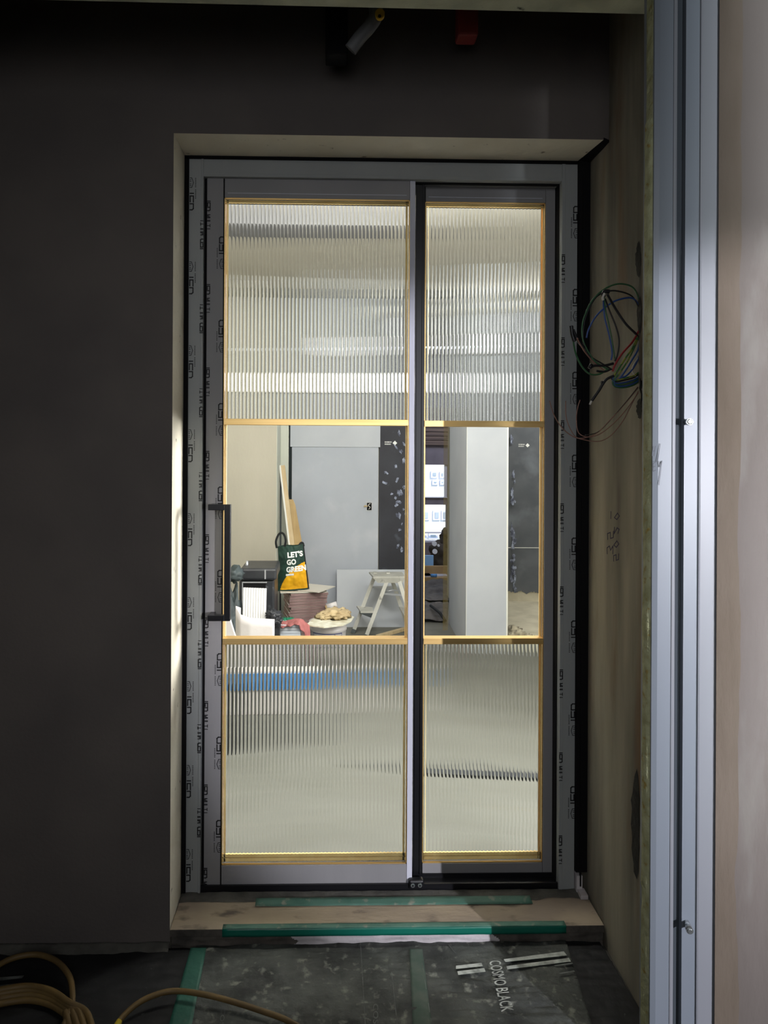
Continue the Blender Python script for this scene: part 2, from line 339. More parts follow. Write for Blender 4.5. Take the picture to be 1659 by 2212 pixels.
GL = {'J': [[(0.05, 0.12), (0.05, 0), (0.35, 0), (0.35, 1)]], 'S': [[(1, 1), (0, 1), (0, 0.5), (0.95, 0.5), (0.95, 0), (0, 0)]],
      'D': [[(0, 0), (0, 1), (0.8, 1), (1, 0.8), (1, 0.2), (0.8, 0), (0, 0)]], 'M': [[(0, 0), (0, 1), (0.5, 0.35), (1, 1), (1, 0)]],
      'U': [[(0, 1), (0, 0), (1, 0), (1, 1)]], 'L': [[(0, 1), (0, 0), (0.9, 0)]], 'T': [[(0, 1), (1, 1)], [(0.5, 1), (0.5, 0)]], 'I': [[(0.5, 0), (0.5, 1)]],
      '^': [[(0, 0), (0, 0.75), (1.0, 1.0), (2.0, 0.75), (2.0, 0)], [(0.4, 0), (0.4, 0.62)], [(0.75, 0), (0.75, 0.62)], [(1.25, 0), (1.25, 0.62)], [(1.6, 0), (1.6, 0.62)]],
      '3': [[(0, 1), (0.9, 1), (0.4, 0.6), (0.9, 0.4), (0.7, 0), (0, 0.05)]], '5': [[(0.9, 1), (0.2, 1), (0.1, 0.55), (0.8, 0.5), (0.7, 0), (0, 0.05)]],
      '0': [[(0.3, 0), (0, 0.5), (0.4, 1), (0.8, 0.6), (0.3, 0)]], '2': [[(0, 0.8), (0.5, 1), (0.7, 0.6), (0, 0), (0.8, 0.05)]], '-': [[(0, 0.5), (0.8, 0.5)]],
      'H': [[(0, 0), (0.2, 1)], [(0.05, 0.5), (0.6, 0.5)], [(0.5, 0), (0.7, 1)]], '1': [[(0.1, -0.6), (0.5, 1.2)]], 'E': [[(0.8, 1), (0, 0.8), (0.1, 0), (0.7, 0.1)], [(0, 0.45), (0.5, 0.5)]],
      'Y': [[(0, 1), (0.2, 0.4), (0.7, 1)], [(0.7, 1), (0.3, -1.5)]]}
def strokes(bm, txt, org, right, up, wd, gap=0.35, th=0.0005, cw=0.8):
    """stroke lettering on the plane of right/up (vectors of one cap height each)"""
    R, U = Vector(right), Vector(up); n = R.cross(U).normalized(); x = 0.0
    for ch in txt:
        if ch == ' ': x += 0.6; continue
        wch = 2.0 if ch == '^' else cw
        for pl in GL[ch]:
            for a, b in zip(pl, pl[1:]):
                k = 1.0 if ch == '^' else cw
                pa = Vector(org) + R*(x+a[0]*k) + U*a[1]; pb = Vector(org) + R*(x+b[0]*k) + U*b[1]
                d = (pb-pa).normalized()*wd*0.5
                obox(bm, pa-d, pb+d, wd, th, n)
        x += (wch*(0.5 if ch in 'JI1' else 1)) + gap
    return x
def clip(bm, co_, no):
    bmesh.ops.bisect_plane(bm, geom=bm.verts[:]+bm.edges[:]+bm.faces[:], plane_co=co_, plane_no=no, clear_outer=True)
    return bm
def dup(o, dz, parent=None):
    c = o.copy(); COL.objects.link(c); c.parent = parent or o.parent; c.location = o.location + Vector((0, 0, dz)); return c

# ================================================================== STRUCTURE
W, H = 1.1475, 2.15
ZF = -0.058            # hall floor
YW = -0.150            # face of the wall that holds the door
RW = 1.182             # inner face of the concrete wall on the right
ZC = 2.50              # room ceiling
# wall with the door: face dark, reveals putty
bm = bmesh.new()
bx(bm, -0.9, -0.010, YW, 0.14, ZF-0.1, 2.9)
bx(bm, -0.010, RW, YW, 0.14, 2.158, 2.9)
for f in bm.faces:
    n = f.normal; c = f.calc_center_median()
    if (n.x > 0.9 and c.x < 0.1 and c.x > -0.2) or (n.z < -0.9 and c.z > 2): f.material_index = 1
    if n.y > 0.9: f.material_index = 1
finish(bm, 'wall_back', [m_dark_wall, m_reveal], struct=True)
bm = bmesh.new(); bx(bm, RW, RW+0.25, -0.50, 0.14, ZF-0.1, 2.9)
wr = finish(bm, 'wall_right', m_concrete, struct=True)
box('wall_left', -1.0, -0.9, -0.62, 0.14, ZF-0.1, 2.9, m_dark_wall, struct=True)
box('ceiling', -1.0, 1.45, -0.62, 0.14, 2.85, 2.95, m_ceiling, struct=True)
# floor of hall
box('floor', -2.6, 3.4, -4.2, 0.10, ZF-0.1, ZF-0.004, m_mortar, struct=True)
# landing behind: near wall with the opening, far shell
YN = -0.630
JX = PX(1398, -0.60); XC1 = PX(1550, -0.640)
bm = bmesh.new()
bx(bm, XC1, 3.4, YN, -0.50, ZF, 2.9)
bx(bm, -2.6, -0.55, YN, -0.50, ZF, 2.9)
finish(bm, 'wall_front', m_pink, struct=True)
ZH = PZ(14, -0.50)
bm = bmesh.new(); bx(bm, -0.55, XC1, YN, -0.50, ZH, 2.9)
for v in bm.verts:
    if v.co.z < ZH+0.01: v.co.z = P(0 if v.co.x < 0 else 1405, 0 if v.co.x < 0 else 31, -0.50).z if v.co.x > 0 else P(-140, -6, -0.5).z
finish(bm, 'trim_1', m_head, struct=True)
box('wall_rear', -2.6, 3.4, -4.3, -4.2, ZF, 2.9, m_dark_wall, struct=True)
box('wall_side_left', -2.7, -2.6, -4.3, -0.50, ZF, 2.9, m_dark_wall, struct=True)
box('wall_side_right', 3.4, 3.5, -4.3, -0.50, ZF, 2.9, m_dark_wall, struct=True)
box('ceiling_landing', -2.7, 3.5, -4.3, -0.50, 2.9, 3.0, m_dark_wall, struct=True)
# rough sand-coloured render band beside the steel jamb
bm = bmesh.new()
xa = XC1
def band(u, v):
    z = ZF+u*(2.9-ZF); e = 0.050+0.010*noise.noise(Vector((z*4, 0, 0)))+0.006*noise.noise(Vector((z*13, 3, 0)))
    return Vector((xa+v*e, YN-0.006*(1-v*0.7)-0.002, z))
sheet(bm, band, 90, 5, 0.0)
finish(bm, 'trim_2', m_pink2, struct=True)
# concrete curb under the dark wall
bm = bmesh.new()
def curb(u, v):
    x = -0.9+u*0.89; zz = ZF+ (0.022+0.006*noise.noise(Vector((x*14, 1, 0))))*(1-v)
    return Vector((x, YW-0.002-0.030*v-0.004*noise.noise(Vector((x*9, 5, v))), zz))
sheet(bm, curb, 70, 6, 0.004)
finish(bm, 'baseboard_back', m_mortar, struct=True)

# ---- handwriting and scars on the right concrete wall
def on_right(px, py):
    r = ray(px, py); return CAM + r*((RW-0.0006-CAM.x)/r.x)
bm = bmesh.new()
a, b2 = on_right(1311, 1196), on_right(1313, 1120)
strokes(bm, '35 -', a, (b2-a)*0.30, (on_right(1325, 1196)-a)*0.9, 0.0022, gap=0.55)
a, b2 = on_right(1325, 1212), on_right(1327, 1120)
strokes(bm, '5020', a, (b2-a)*0.23, (on_right(1337, 1212)-a)*0.9, 0.0022, gap=0.6)
finish(bm, 'handwriting', m_pen, wr)
bm = bmesh.new()
for (px0, y0, y1, wpx) in ((1381, 520, 600, 8), (1383, 640, 720, 7), (1376, 1660, 1900, 12), (1383, 860, 905, 8)):
    n_ = 14; L_, R_ = [], []
    for k in range(n_+1):
        t = k/n_; e = math.sin(math.pi*t)**0.5*wpx*(1+0.5*noise.noise(Vector((t*9, px0, y0))))
        yy = y0+(y1-y0)*t
        L_.append(on_right(px0-e, yy)); R_.append(on_right(min(px0+e*0.5, 1392), yy))
    for k in range(n_):
        try: bm.faces.new([bm.verts.new(p-Vector((0.0004, 0, 0))) for p in (L_[k], L_[k+1], R_[k+1], R_[k])])
        except ValueError: pass
finish(bm, 'chipped_patch', m_chip, wr)

# ---- black foam strip between right jamb and concrete
bm = bmesh.new()
bx(bm, W+0.001, RW, -0.012, 0.10, 0.06, 2.157); bx(bm, W+0.012, W+0.016, -0.016, -0.010, 0.02, 2.11)
finish(bm, 'trim_3', m_black_matt, struct=True)
bm = bmesh.new(); bx(bm, W+0.003, W+0.02, -0.014, 0.05, 0.0, 0.05)
bx(bm, W+0.005, W+0.026, -0.045, -0.01, 0.0, 0.012)
finish(bm, 'trim_4', m_white_front, struct=True)
bm = bmesh.new()
prism(bm, [(W-0.004, 0.02, 2.150), (W+0.03, 0.02, 2.150), (W+0.036, YW-0.002, 2.150), (W+0.020, YW-0.002, 2.157), (W+0.001, -0.01, 2.157)], (0, 0, 0.006))
finish(bm, 'trim_5', m_black_matt, struct=True)

# ================================================================== STEEL JAMB ON THE RIGHT
jamb = bpy.data.objects.new('door_2', None); COL.objects.link(jamb); jamb.location = (JX+0.07, -0.58, ZF); jamb['kind'] = 'structure'
def xj(px, y): return PX(px, y)
yA, yB, yC = -0.624, -0.627, -0.632
xA0 = JX; xA1 = xj(1447, yA); r1 = xj(1463, yB-0.012); s1 = xj(1477, yB); b1 = xj(1506, yB); c0 = xj(1510, yC); c1 = xj(1551, yC)
def vprof(name, pts, m, parent, z0=ZF, z1=2.9, smooth=False):
    bm = bmesh.new(); prism(bm, [(x, y, z0) for x, y in pts], (0, 0, z1-z0)); return finish(bm, name, m, parent)
vprof('frame_back_leg', [(xA0, yA), (xA0+0.010, yA-0.004), (xA1, yA-0.006), (xA1, yA+0.05), (xA0, yA+0.05)], m_steel, jamb)
bm = bmesh.new(); pts = []
for k in range(7):
    a_ = math.pi*k/6; pts.append((xA1+(r1-xA1)/2-(r1-xA1)/2*math.cos(a_), yB-0.001-0.004*math.sin(a_)**.3))
prism(bm, [(x, y, ZF) for x, y in pts]+[(r1, yA+0.04, ZF), (xA1, yA+0.04, ZF)], (0, 0, 2.9-ZF)); finish(bm, 'frame_ridge', m_steel2, jamb)
vprof('gasket_groove', [(r1, yB+0.012), (s1, yB+0.012), (s1, yB+0.05), (r1, yB+0.05)], m_gasket, jamb)
vprof('frame_stop', [(s1, yB), (b1, yB), (b1, yB+0.05), (s1, yB+0.05)], m_steel, jamb)
vprof('frame_face', [(b1, yB), (b1+0.001, yC+0.004), (c0, yC+0.001), (c0+0.003, yC), (c1-0.002, yC), (c1, yC+0.003), (c1, yC+0.05), (b1, yC+0.05)], m_steel2, jamb)
# bolts
for py in (912, 1993):
    p0 = P(1487, py, yB)
    bm = bmesh.new(); cyl(bm, p0+Vector((-0.004, 0.002, 0)), p0+Vector((-0.010, -0.026, 0.0)), 0.0062, 0.0070, 20)
    cyl(bm, p0+Vector((-0.010, -0.026, 0)), p0+Vector((-0.0104, -0.028, 0)), 0.0055, 0.004, 20)
    finish(bm, 'stop_bolt', m_chrome, jamb, smooth=False)
bm = bmesh.new(); a = P(1408, 985, yA-0.0068); strokes(bm, 'H1', a, (0.011, 0, 0.001), (0.001, 0, 0.020), 0.0009, gap=0.3)
a = P(1410, 1018, yA-0.0068); strokes(bm, 'EY', a, (0.011, 0, 0.001), (0.001, 0, 0.020), 0.0009, gap=0.3)
finish(bm, 'pencil_mark', m_pencil, jamb)
# foam squeezed out behind the jamb
bm = bmesh.new()
def foam(u, v):
    z = ZF+u*2.9; k = 1+0.5*noise.noise(Vector((z*7, 1, 2)))+0.4*noise.noise(Vector((z*25, 7, 2)))
    if 0.33 < z < 0.375: k *= 0.4
    a_ = v*math.pi; r = 0.005+0.0040*k
    if z > 2.0: r *= 0.5
    return Vector((JX+0.002-r*math.sin(a_), yA+0.022+0.018*(-math.cos(a_)), z))
sheet(bm, foam, 260, 8, 0.0)
tag(finish(bm, 'foam_seal', m_foam, smooth=True), 'yellow expanding foam squeezed out along the steel door jamb', 'foam')

# ================================================================== SILL
sill = bpy.data.objects.new('threshold_sill', None); COL.objects.link(sill); sill.location = (W/2, -0.08, ZF)
tag(sill, 'sandstone threshold slab under the sliding door, edged with green tape', 'threshold')
box('sill_slab', -0.009, RW-0.004, YW-0.006, 0.06, -0.022, -0.001, [m_sill, m_front_dk], sill, bev=0.002)
for p_ in sill.children[0].data.polygons:
    if p_.normal.y < -0.9: p_.material_index = 1
bm = bmesh.new()
def mort(u, v):
    x = -0.008+u*(RW+0.004); e = 0.020+0.012*noise.noise(Vector((x*6, 0, 1)))+0.010*(u > 0.7)*noise.noise(Vector((x*20, 3, 1)))
    return Vector((x, 0.0-v*(0.022+e), 0.0+0.004*(1-v)+0.002*noise.noise(Vector((x*30, v*5, 0)))))
sheet(bm, mort, 90, 6, 0.0); finish(bm, 'mortar_bed', m_mortar, sill)
bm = bmesh.new()
def wf(u, v):
    x = -0.004+u*(RW-0.002); return Vector((x, YW-0.001-0.004*noise.noise(Vector((x*18, v*3, 0))), ZF-0.003+v*(0.038+0.002)))
sheet(bm, wf, 420, 14, 0.0)
for f in bm.faces:
    c_ = f.calc_center_median(); e_ = 0.03*noise.noise(Vector((c_.z*60, 2, 0)))
    if not (PX(640, YW) < c_.x+e_ < PX(1075, YW)): f.material_index = 1
finish(bm, 'sill_front', [m_white_front, m_front_dk], sill)
tx0, tx1 = PX(481, YW, 2000), PX(1221, YW, 1995)
t = tag(bpy.data.objects.new('green_tape', None), 'bright green tape folded over the front edge of the sill', 'tape'); COL.objects.link(t); t.location = ((tx0+tx1)/2, YW-0.007, 0)
def tp(u, v):
    x = tx0+u*(tx1-tx0); wv = 0.0006*noise.noise(Vector((x*20, v*4, 0)))
    return Vector((x, YW-0.0085+wv, -0.021+v*0.0215+wv))
bm = bmesh.new(); sheet(bm, tp, 60, 3, 0.0004); finish(bm, 'tape_drop', m_tape, t)
bm = bmesh.new(); sheet(bm, lambda u, v: Vector((tx0+u*(tx1-tx0), YW-0.0085+v*0.020, 0.0008+0.0005*noise.noise(Vector((u*20, v, 0))))), 60, 3, 0.0004); finish(bm, 'tape_top', m_tape_dusty, t)
ya, yb = -0.052, -0.028
bx0, bx1 = PX(552, -0.05, 1945), PX(1148, -0.05, 1945)
bm = bmesh.new(); sheet(bm, lambda u, v: Vector((bx0+u*(bx1-bx0), ya-0.012+v*0.030, 0.0065-0.005*(1-v)+0.0008*noise.noise(Vector((u*30, v*2, 4))))), 60, 3, 0.0004)
tag(finish(bm, 'green_tape', m_tape_dusty), 'dusty green tape strip lying along the sill close to the door track', 'tape')

# ================================================================== DOOR FRAME
fr_ = bpy.data.objects.new('door_1', None); COL.objects.link(fr_); fr_.location = (W/2, 0.0, 0); fr_['kind'] = 'structure'
iL = PX(437, 0); iR = PX(1210, 0)
zT = PZ(385, 0.0, 800)-0.002      # underside of the head
def jambprof(name, x0, x1, inner):
    # front face with a thin chamfer beside the opening
    pts = [(x0, 0.0), (x1, 0.0)]
    if inner == 'r': pts = [(x0, 0.0), (x1-0.008, 0.0), (x1-0.007, -0.0025), (x1-0.001, -0.0025), (x1, 0.003), (x1, 0.09), (x0, 0.09)]
    else: pts = [(x0, 0.003), (x0+0.001, -0.0025), (x0+0.010, -0.0025), (x0+0.011, 0.0), (x1, 0.0), (x1, 0.09), (x0, 0.09)]
    bm = bmesh.new(); prism(bm, [(x, y, 0.0) for x, y in pts], (0, 0, H)); return finish(bm, name, m_film, fr_)
jl = jambprof('frame_jamb', 0.003, iL, 'r'); jr = jambprof('frame_jamb', iR, W, 'l')
bm = bmesh.new(); prism(bm, [(iL-0.001, 0.0, zT), (iL-0.001, 0.09, zT), (iL-0.001, 0.09, H-0.001), (iL-0.001, 0, H-0.001), (iL-0.001, 0.0, zT+0.010), (iL-0.001, -0.002, zT+0.009), (iL-0.001, -0.002, zT+0.001)], (iR-iL+0.002, 0, 0))
finish(bm, 'frame_head', m_film, fr_)
bm = bmesh.new()
bx(bm, iL, iR, 0.004, 0.12, 0.0, 0.010); bx(bm, iL, iR, 0.004, 0.010, 0.0, 0.020); bx(bm, iL, iR, 0.050, 0.054, 0.0, 0.022); bx(bm, iL, iR, 0.095, 0.12, 0, 0.026)
finish(bm, 'bottom_track', m_black, fr_)
bm = bmesh.new(); bx(bm, -0.010, 0.003, -0.004, 0.10, 0.0, H+0.004); bx(bm, -0.010, W+0.002, -0.004, 0.10, H-0.001, H+0.0085)
finish(bm, 'silicone_joint', m_black_matt, fr_)
bm = bmesh.new(); bx(bm, iL, iR, 0.092, 0.10, zT-0.01, zT+0.02); bx(bm, iL-0.003, iL+0.012, 0.052, 0.056, 0, zT); bx(bm, iL, iL+0.0085, 0.016, 0.03, 0.02, zT); bx(bm, iL, iR, 0.02, 0.03, zT-.0045, zT+.002); bx(bm, iR-0.002, iR+0.003, 0.02, 0.12, 0, zT)
finish(bm, 'seal_gap_fill', m_black_matt, fr_)  # seals, plus black strips painting the dark of the gaps round the leaves

PER = 180.4*2.1087/1550
def column(parent, x_edge, y, side, updown, kind, py_first, n, plane_y=None):
    """film prints repeating up a profile; clipped by the profile's edge. side -1: edge on the left, +1: edge on the right"""
    z = PZ(py_first, y, 447 if x_edge < 0.5 else 1220)
    first = None
    yy = y-0.0006
    cap = 0.0185 if kind == 'logo' else 0.014
    vis = 0.011 if kind == 'logo' else 0.0085
    bm = bmesh.new()
    R = Vector((0, 0, -cap)) if updown < 0 else Vector((0, 0, cap))
    U = Vector((cap, 0, 0)) if updown < 0 else Vector((-cap, 0, 0))
    # letter tops point away from the clipped edge
    if side < 0: base = x_edge-(cap-vis) if updown < 0 else x_edge+vis
    else: base = x_edge+(cap-vis) if updown > 0 else x_edge-vis
    org = Vector((base, yy, z))
    if kind == 'logo':
        strokes(bm, '^', org, R*0.75, U, 0.0017, gap=0.3)
        strokes(bm, 'JSD', org+R*2.1, R, U, 0.0034, gap=0.28, cw=0.95)
        cx_ = base+U.x*1.35
        nb = 13
        bm2 = bmesh.new()
        for k in range(nb):
            if k == 6: continue
            zc = org + R*(0.0+k*0.26); obox(bm2, Vector((cx_, yy, zc.z)), Vector((cx_, yy, (zc+R*0.15).z)), 0.0026, 0.0004, Vector((0, 1, 0)))
    else:
        strokes(bm, 'JSD', org, R*0.9, U, 0.0030, gap=0.25)
        strokes(bm, 'MULTI', org+R*3.1, R*0.62, U, 0.0020, gap=0.3)
        bm2 = None
    clip(bm, (x_edge, 0, 0), (-1, 0, 0) if side < 0 else (1, 0, 0))
    o = finish(bm, 'film_print', m_ink, parent)
    c = finish(bm2, 'film_caption', m_ink_soft, parent) if bm2 else None
    for k in range(1, n):
        dup(o, -PER*k)
        if c: dup(c, -PER*k)
column(jl, 0.0045, 0.0, -1, -1, 'logo', 385, 9)
column(jl, iL, -0.0025, 1, 1, 'word', 540, 8)
column(jr, W, 0.0, 1, 1, 'logo', 514, 8)
column(jr, iR, -0.0025, -1, -1, 'word', 548, 8)

# ================================================================== LEAVES
def ribbed(name, x0, x1, z0, z1, y, parent, phase=0.0, pitch=0.01105, sag=0.0019, th=0.0055, tilt=0):
    bm = bmesh.new(); n = int(round((x1-x0)/pitch)); pitch = (x1-x0)/n; seg = 14
    for i in range(n):
        a = []; b = []
        for k in range(seg+1):
            t = k/seg; x = x0+(i+t)*pitch; yy = y-sag*(1-abs(2*t-1)**3.0)
            a.append(bm.verts.new((x, yy, z0))); b.append(bm.verts.new((x, yy, z1)))
        for k in range(seg):
            f = bm.faces.new([a[k], a[k+1], b[k+1], b[k]]); f.smooth = True
    v = [bm.verts.new(p) for p in ((x0, y+th, z0), (x1, y+th, z0), (x1, y+th, z1), (x0, y+th, z1))]
    bm.faces.new(v[::-1])
    return finish(bm, name, m_glass, parent)
def leaf(label, x0, x1, gx0, gx1, z0, z1, gz0, gz1, y, rails, prints, left_mat, right_mat):
    o = bpy.data.objects.new('sliding_door_leaf', None); COL.objects.link(o); o.location = ((x0+x1)/2, y+0.018, z0); tag(o, label, 'door')
    t = 0.036
    sl = box('stile', x0, gx0, y, y+t, z0, z1, left_mat, o, bev=0.0008); sl['label'] = 'left stile with pale film edge' if left_mat is m_film_dark else 'black interlock stile'
    sr = box('stile', gx1, x1, y, y+t, z0, z1, right_mat, o, bev=0.0008)
    tr = box('top_rail', gx0+0.0012, gx1-0.0006, y+0.001, y+t-0.001, gz1, z1, m_film_dark, o, bev=0.0008)
    br = box('bottom_rail', gx0+0.0012, gx1-0.0006, y+0.001, y+t-0.001, z0, gz0, m_film_dark, o, bev=0.0008)
    # film edge line on the rails
    bm = bmesh.new(); bx(bm, gx0+0.01, gx1-0.01, y+0.0004, y+0.0012, gz1+0.012, gz1+0.0135); finish(bm, 'film_crease', m_film_pale, tr)
    zs = [gz0]+[z for z in rails]+[gz1]
    bh = 0.018
    # gold beads round the opening, front and back
    for k_, yy in enumerate((y+0.004, y+0.025)):
        bm = bmesh.new()
        if k_ == 0:
            w_ = 0.0026
            bx(bm, gx0, gx0+w_, yy, yy+0.006, gz0, gz1); bx(bm, gx1-w_, gx1, yy, yy+0.006, gz0, gz1)
            bx(bm, gx0, gx1, yy, yy+0.006, gz0, gz0+w_); bx(bm, gx0, gx1, yy, yy+0.006, gz1-w_, gz1)
        else:
            for a_, b_ in ((0.0, 0.0032), (0.0045, 0.0070)):
                bx(bm, gx0+a_, gx0+b_, yy, yy+0.006, gz0, gz1); bx(bm, gx1-b_, gx1-a_, yy, yy+0.006, gz0, gz1)
                bx(bm, gx0, gx1, yy, yy+0.006, gz1-b_*1.2, gz1-a_*1.2)
            for a_, b_ in ((0.0, 0.0100), (0.0122, 0.0215)): bx(bm, gx0, gx1, yy, yy+0.006, gz0+a_, gz0+b_)
            bx(bm, gx0, gx1, yy+.007, yy+0.008, gz0, gz0+.02, mi=1); bx(bm, gx0, gx1, yy+.007, yy+0.008, gz1-.010, gz1, mi=1)
        finish(bm, 'gold_bead', [m_gold if k_ == 0 else m_bead_lit, m_black_matt], o)
    for z in rails:
        box('glazing_bar', gx0+0.001, gx1-0.001, y+0.001, y+0.034, z-bh/2, z+bh/2, m_gold, o, bev=0.0006)
    gy = y+0.013
    ribbed('ribbed_pane', gx0+0.0005, gx1-0.0005, gz0+0.001, rails[0]-bh/2, gy, o)
    ribbed('ribbed_pane', gx0+0.0005, gx1-0.0005, rails[1]+bh/2, gz1-0.001, gy, o)
    bm = bmesh.new(); v = [bm.verts.new(p) for p in ((gx0, gy, rails[0]+bh/2), (gx1, gy, rails[0]+bh/2), (gx1, gy, rails[1]-bh/2), (gx0, gy, rails[1]-bh/2))]
    bm.faces.new(v); bmesh.ops.solidify(bm, geom=bm.faces[:], thickness=0.005)
    p = finish(bm, 'clear_pane', m_clear, o); p['label'] = 'clear middle pane'
    return o, sl, sr, tr, br
y1_, y2_ = 0.012, 0.056
A_x0, A_gx0, A_gx1, A_x1 = PX(444, y1_), PX(481, y1_), PX(883.5, y1_, 900), PX(895, y1_, 900)
z_lo, z_hi = PZ(1912, y1_, 680), PZ(383, y1_, 660)
gz_lo, gz_hi = PZ(1869, y1_, 680), PZ(428.5, y1_, 680)
rl = [PZ(1386, y1_, 680), PZ(912, y1_, 680)]
lA, slA, srA, trA, brA = leaf('front sliding door leaf on the left, with black pull handle', A_x0, A_x1, A_gx0, A_gx1, z_lo, z_hi, gz_lo, gz_hi, y1_, rl, True, m_film_dark, m_film_pale)
B_x0, B_gx0, B_gx1, B_x1 = PX(897, y2_, 900), PX(915.5, y2_), PX(1176, y2_), PX(1212, y2_)
z_lo2, z_hi2 = PZ(1905, y2_, 1050), PZ(391, y2_, 1050)
gz_lo2, gz_hi2 = PZ(1865, y2_, 1050), PZ(436, y2_, 1050)
rl2 = [PZ(1385.5, y2_, 1040), PZ(915.5, y2_, 1040)]
lB, slB, srB, trB, brB = leaf('rear sliding door leaf on the right, behind the black centre post', B_x0, B_x1, B_gx0, B_gx1, z_lo2, z_hi2, gz_lo2, gz_hi2, y2_, rl2, True, m_black, m_film_dark)
# black interlock post in front of the rear leaf, with its guide
bm = bmesh.new()
px0, px1 = PX(896, 0.03, 900), PX(915, 0.03, 900)
bx(bm, px0, px1, 0.030, 0.054, z_lo-0.002, z_hi); bx(bm, px0+0.004, px0+0.0075, 0.027, 0.031, z_lo+0.02, z_hi-0.002); bx(bm, px1-0.006, px1-0.003, 0.026, 0.031, z_lo+0.02, z_hi-0.002)
ip = finish(bm, 'interlock_profile', m_black, lB)
g0 = P(898.5, 1908, 0.006)
bm = bmesh.new(); bx(bm, g0.x-0.0225, g0.x+0.0225, -0.004, 0.02, g0.z-0.014, g0.z+0.014, bev=0.006); gd = finish(bm, 'floor_guide', m_black, fr_)
for s in (-1, 1):
    bm = bmesh.new(); c = Vector((g0.x+s*0.0105, -0.004, g0.z)); cyl(bm, c, c+Vector((0, -0.002, 0)), 0.0062, seg=20); finish(bm, 'screw', m_chrome, gd)
    bm = bmesh.new(); cyl(bm, c+Vector((0, -0.002, 0)), c+Vector((0, -0.0026, 0)), 0.0028, seg=6); finish(bm, 'screw_socket', m_black, gd)
column(slA, A_gx0-0.002, y1_, 1, 1, 'logo', 580, 8)
column(slA, A_x0+0.0005, y1_, -1, -1, 'word', 432, 9)
# black line beside left stile
box('gasket', A_gx0-0.0022, A_gx0+0.0004, y1_-0.0005, y1_+0.004, z_lo, z_hi, m_black_matt, lA)
# pull handle
hy = y1_-0.052
hx0, hx1, hb = PX(449, hy), PX(498, hy), PX(484.5, hy)
hz1, hz0 = PZ(1090, hy, 470), PZ(1342, hy, 470); tk = 0.0165
bm = bmesh.new()
bx(bm, hb, hx1, hy, hy+tk, hz0, hz1, bev=0.001); bx(bm, hx0, hb+0.001, hy, hy+tk, hz1-tk, hz1, bev=0.001); bx(bm, hx0, hb+0.001, hy, hy+tk, hz0, hz0+tk, bev=0.001)
hd = finish(bm, 'pull_handle', m_black, lA); hd['label'] = 'black square-bar pull handle'
for zz in (hz0, hz1-tk): box('handle_post', hx0+0.002, hx0+0.016, hy+tk-0.001, y1_, zz+0.001, zz+tk-0.001, m_black, hd)
# see-through yellow strip painting the gold frame's reflection on the rear clear pane
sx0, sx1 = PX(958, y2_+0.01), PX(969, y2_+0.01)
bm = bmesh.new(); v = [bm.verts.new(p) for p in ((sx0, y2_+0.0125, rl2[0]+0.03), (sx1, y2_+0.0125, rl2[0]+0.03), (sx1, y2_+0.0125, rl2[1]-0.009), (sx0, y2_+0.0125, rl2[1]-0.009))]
bm.faces.new(v); ps = finish(bm, 'gold_reflection_strip', m_strip, lB); ps['label'] = 'see-through yellow strip painted as a reflection of the gold frame'

# ================================================================== HALL FLOOR SHEETS
ZS = ZF+0.002
def msheet(name, label, corners, mt, amp, nu, nv, dz=0.0, seed=0, th=0.002, up=None):
    """quad laid on the floor: corners in pixels, near-left, near-right, far-right, far-left"""
    c = [F(px, py, ZS) for px, py in corners]
    def fn(u, v):
        p = (c[0]*(1-u)+c[1]*u)*(1-v)+(c[3]*(1-u)+c[2]*u)*v
        q = Vector((p.x*11, p.y*17, seed)); h = amp*(noise.noise(q)+0.6*noise.noise(q*2.7)+0.35*noise.noise(q*6.1))
        rid = abs(noise.noise(Vector((p.x*3.0+seed, p.y*38, 2)))); h += amp*1.6*max(0, 0.16-rid)*6*(1 if v > 0.45 else 0.35)
        e = 0.006*noise.noise(Vector((u*16, seed, 0))) if v > 0.99 else 0
        return Vector((p.x, p.y+e, ZS+dz+max(h+amp, 0)))
    bm = bmesh.new(); sheet(bm, fn, nu, nv, th)
    return tag(finish(bm, name, mt), label, 'underlay')
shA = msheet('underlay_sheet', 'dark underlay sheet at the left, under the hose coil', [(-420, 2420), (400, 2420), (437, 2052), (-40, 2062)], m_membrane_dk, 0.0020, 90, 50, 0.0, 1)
shB = msheet('underlay_sheet', 'dusty wrinkled black underlay sheet printed with the words COSMO BLACK', [(385, 2420), (1340, 2420), (1222, 2040), (425, 2040)], m_membrane, 0.0026, 170, 80, 0.004, 2)
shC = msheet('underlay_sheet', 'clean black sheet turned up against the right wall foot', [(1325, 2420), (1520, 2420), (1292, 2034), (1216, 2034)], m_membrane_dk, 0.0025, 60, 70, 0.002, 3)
# green tapes
def ftape(corn, label, mt, dz):
    c = [F(px, py, ZS) for px, py in corn]
    bm = bmesh.new()
    def fn(u, v):
        p = (c[0]*(1-u)+c[1]*u)*(1-v)+(c[3]*(1-u)+c[2]*u)*v
        return Vector((p.x, p.y, ZS+dz+0.0012*noise.noise(Vector((p.x*20, p.y*30, 3)))))
    sheet(bm, fn, 6, 60, 0.0005); return tag(finish(bm, 'green_tape', mt), label, 'tape')
ftape([(355, 2260), (408, 2260), (446, 2058), (412, 2058)], 'green tape running over the floor sheets toward the left wall corner', m_tape_floor, 0.0135)
m_tape_faint = mat('worn_green_tape', (58, 78, 68), 0.7, (82, 92, 84), 20, bump=0.3, bscale=30)
ftape([(893, 2260), (938, 2260), (912, 2060), (884, 2060)], 'worn green tape strip on the printed sheet below the centre post', m_tape_faint, 0.0130)
